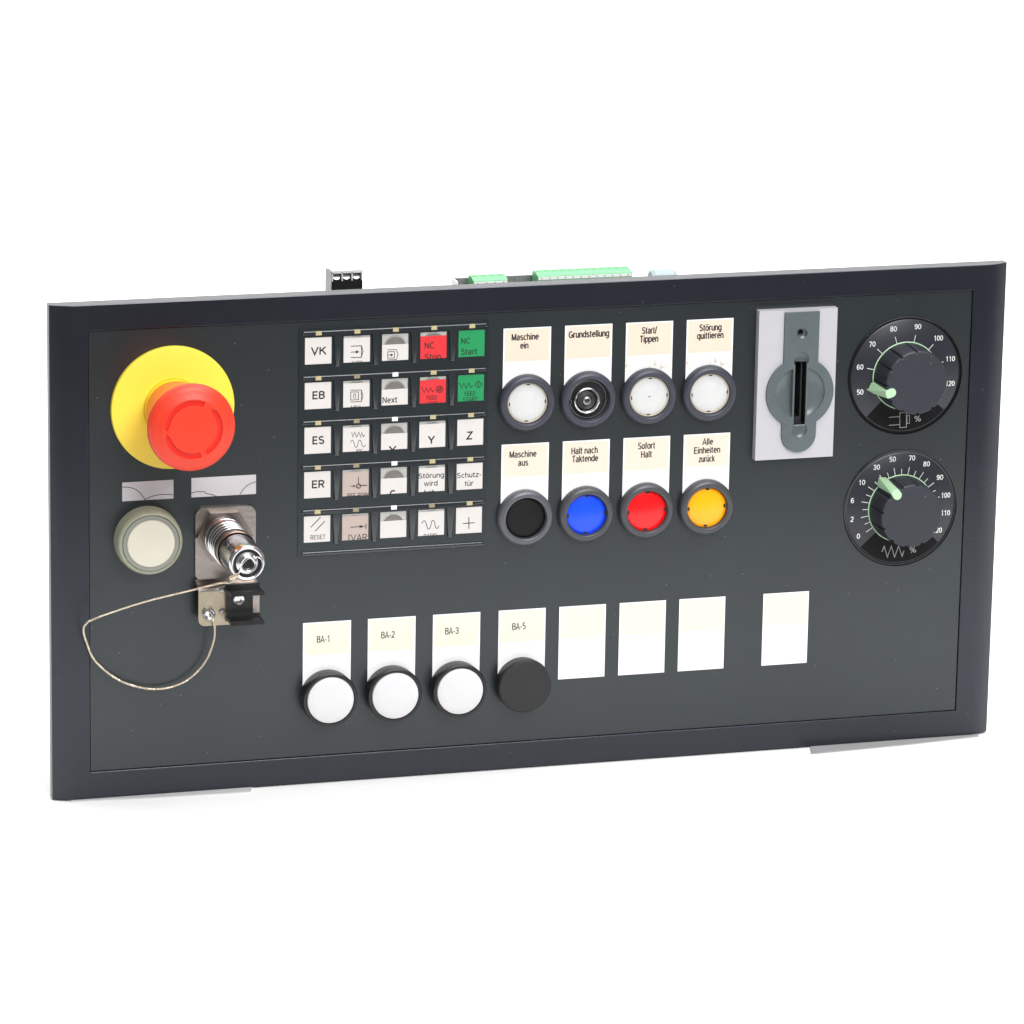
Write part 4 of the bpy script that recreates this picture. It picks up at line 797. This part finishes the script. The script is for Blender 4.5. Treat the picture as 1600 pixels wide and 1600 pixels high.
bm = bmesh.new(); add_lathe(bm, [(0, 1.5), (1.6, 1.5), (1.6, 14), (0, 14)], 24, c=(sx-.3, 214.0-cyp)); c2_ = cutter_obj(bm)
c3_poly = [(x-cxp+(0.12 if x > ax else -0.12), y-cyp) for x, y in ip]
bm = bmesh.new(); add_prism(bm, c3_poly, 1.3, 14); c3_ = cutter_obj(bm)
cut(sp, [c1_, c2_, c3_]); shade(sp, 18)
bm = bmesh.new()      # slot channel: walls and floor
x0, x1, y0, y1 = sx-2.98, sx+2.98, 167.42-cyp, 199.38-cyp
vb = [bm.verts.new((x, y, z)) for z in (-7.9, 5.2) for x, y in ((x0, y0), (x1, y0), (x1, y1), (x0, y1))]
bm.faces.new(vb[:4])
for k in range(4): bm.faces.new((vb[k], vb[(k+1) % 4], vb[4+(k+1) % 4], vb[4+k]))
link('slot_channel', from_bm(bm, 'slot_channel', False), 'slot', sp)
lathe('screw_hole', [(0, .1), (1.5, .1), (1.5, 0)], 'dark', sp, (sx-.3, 214.0-cyp, 1.32), seg=20)
box('slot_catch', sx-2.9, sx+1.0, 167.5-cyp, 170.8-cyp, -4, 2.4, 'slot', sp, r=.2)
box('slot_rail', sx+1.0, sx+1.8, 167.5-cyp, 199.2-cyp, -5, 2.6, 'slot', sp, r=.1)
bm = bmesh.new(); add_tube(bm, [(sx-3, y0-.1, 5.72), (sx+2.8, y0-.1, 5.72)], .22, 6); link('worn_edge', from_bm(bm, 'worn_edge'), 'chrome_dull', sp)

# ---- override knobs
def dial(cx, cy, numbers, ticks, sector, pang, data, label):
    # rim, face, darker sector
    d = lathe('rotary_dial', [(0, .02), (0, .28), (28.2, .28), (28.6, .02)], 'dial', panel, (cx, cy, 0.02), seg=128); d['label'] = label
    lathe('dial_rim', [(28.6, .03), (28.7, .05), (29.6, .05), (29.8, .5), (30.15, .55), (30.3, .03)], 'dial_ring', d, seg=128)
    bm = bmesh.new(); a0, a1 = sector
    poly = arc(0, 0, 28.15, a0, a1, 40)+arc(0, 0, 12, a1, a0, 20)
    bm.faces.new([bm.verts.new((x, y, 0)) for x, y in poly]); flat(bm, 'dial_sector', 'dial_dark', d, (0, 0, .31))
    bm = bmesh.new()
    for t, a, r in numbers:
        wdt = {1: 1.75, 2: 3.5, 3: 4.9}[len(t)]; x = r*math.cos(math.radians(a)); y = r*math.sin(math.radians(a))
        add_text(bm, t, x-wdt/2, x+wdt/2, y-1.3, 2.6, 0, .15)
    for a, r0, r1 in ticks:
        ca, sa = math.cos(math.radians(a)), math.sin(math.radians(a)); add_stroke(bm, [(ca*r0, sa*r0), (ca*r1, sa*r1)], .3, 0)
    flat(bm, 'scale_print', 'print_w', d, (0, 0, .31))
    bm = bmesh.new()
    for q in data['strokes']: add_stroke(bm, q, .3 if len(data['strokes']) > 1 else .45, 0)
    px_, py_ = data['pct']; add_text(bm, '%', px_-1.9, px_+1.9, py_-1.4, 2.9, 0, 0)
    flat(bm, 'symbol_print', 'print_g', d, (0, 0, .34))
    lathe('knob_flange', [(17.35, 0), (17.4, .3), (17.2, .5), (17.0, .55), (16.8, .2)], 'mint', d, (0, 0, .3), seg=96)
    # knob body with grip flutes
    bm = bmesh.new(); N_ = 240; prof = [(16.9, .4), (16.85, 2.0), (16.5, 9), (16.2, 15.8), (15.9, 16.4), (15.5, 16.6)]
    fl = [pang+15+k*30 for k in range(12)]
    def rr(a, r, k):
        m_ = min(abs((a-f+180) % 360-180) for f in fl)
        w_ = 3.0
        return r-(0.9 if 0 < k else .2)*max(0, 1-(m_/w_)**2)**.5 if m_ < w_ else r
    rings = [[bm.verts.new((rr(360*i/N_, r, k)*math.cos(2*math.pi*i/N_), rr(360*i/N_, r, k)*math.sin(2*math.pi*i/N_), z)) for i in range(N_)] for k, (r, z) in enumerate(prof)]
    for A1, B1 in zip(rings, rings[1:]):
        for i in range(N_): bm.faces.new((A1[i], A1[(i+1) % N_], B1[(i+1) % N_], B1[i]))
    bm.faces.new(rings[-1])
    link('knob', from_bm(bm, 'knob', True, 16), 'knob', d, (0, 0, .3))
    # pointer: wedge from the scale up the side to the top of the knob
    bm = bmesh.new()
    for x, y, z in ((20.9, 0, .4), (18.2, 3.0, .4), (18.2, -3.0, .4), (13, 2.8, .4), (13, -2.8, .4), (20.6, 0, 1.2), (18.0, 2.8, 1.8), (18.0, -2.8, 1.8),
                    (17.2, 0, 16.6), (16.7, 2.1, 16.8), (16.7, -2.1, 16.8)): bm.verts.new((x, y, z))
    for x, y in arc(13.9, 0, 2.3, 90, 270, 10): bm.verts.new((x, y, 16.8)); bm.verts.new((x, y, 15))
    bmesh.ops.convex_hull(bm, input=bm.verts[:])
    bevel(bm, .18, 1)
    po = link('pointer', from_bm(bm, 'pointer', True, 25), 'mint', d, (0, 0, .3)); po.rotation_euler = (0, 0, math.radians(pang))
    return d
n1 = [('50', 197, 24.8), ('60', 167, 24.8), ('70', 137, 24.8), ('80', 106.5, 25.2), ('90', 77, 25.4), ('100', 47.5, 24.9), ('110', 17.5, 24.8), ('120', -12.2, 24.6)]
t1 = [(197-30*k, 17.4, 21.0) for k in range(8)]
dial(432.5, 188.4, n1, t1, (-134.5, -41), 198, DIALS[0], 'upper rotary dial with 50 to 120 percent scale')
n2 = [('0', -148.6, 25.7), ('2', -170.3, 26.0), ('6', 168.4, 26.3), ('10', 145.7, 25.5), ('30', 121.8, 25.7), ('50', 101.5, 26), ('70', 78.7, 26.1), ('80', 59.3, 25.7), ('90', 35.6, 25.3), ('100', 12.3, 24.6), ('110', -9.2, 24.6), ('120', -32.1, 24.0)]
t2 = [(-147.3-11.13*k, 17.4, 21.3 if k % 2 == 0 else 20.2) for k in range(23)]
dial(432.6, 120.2, n2, t2, (-137, -42), 126.5, DIALS[1], 'lower rotary dial with 0 to 120 percent scale')
bpy.context.view_layer.update()
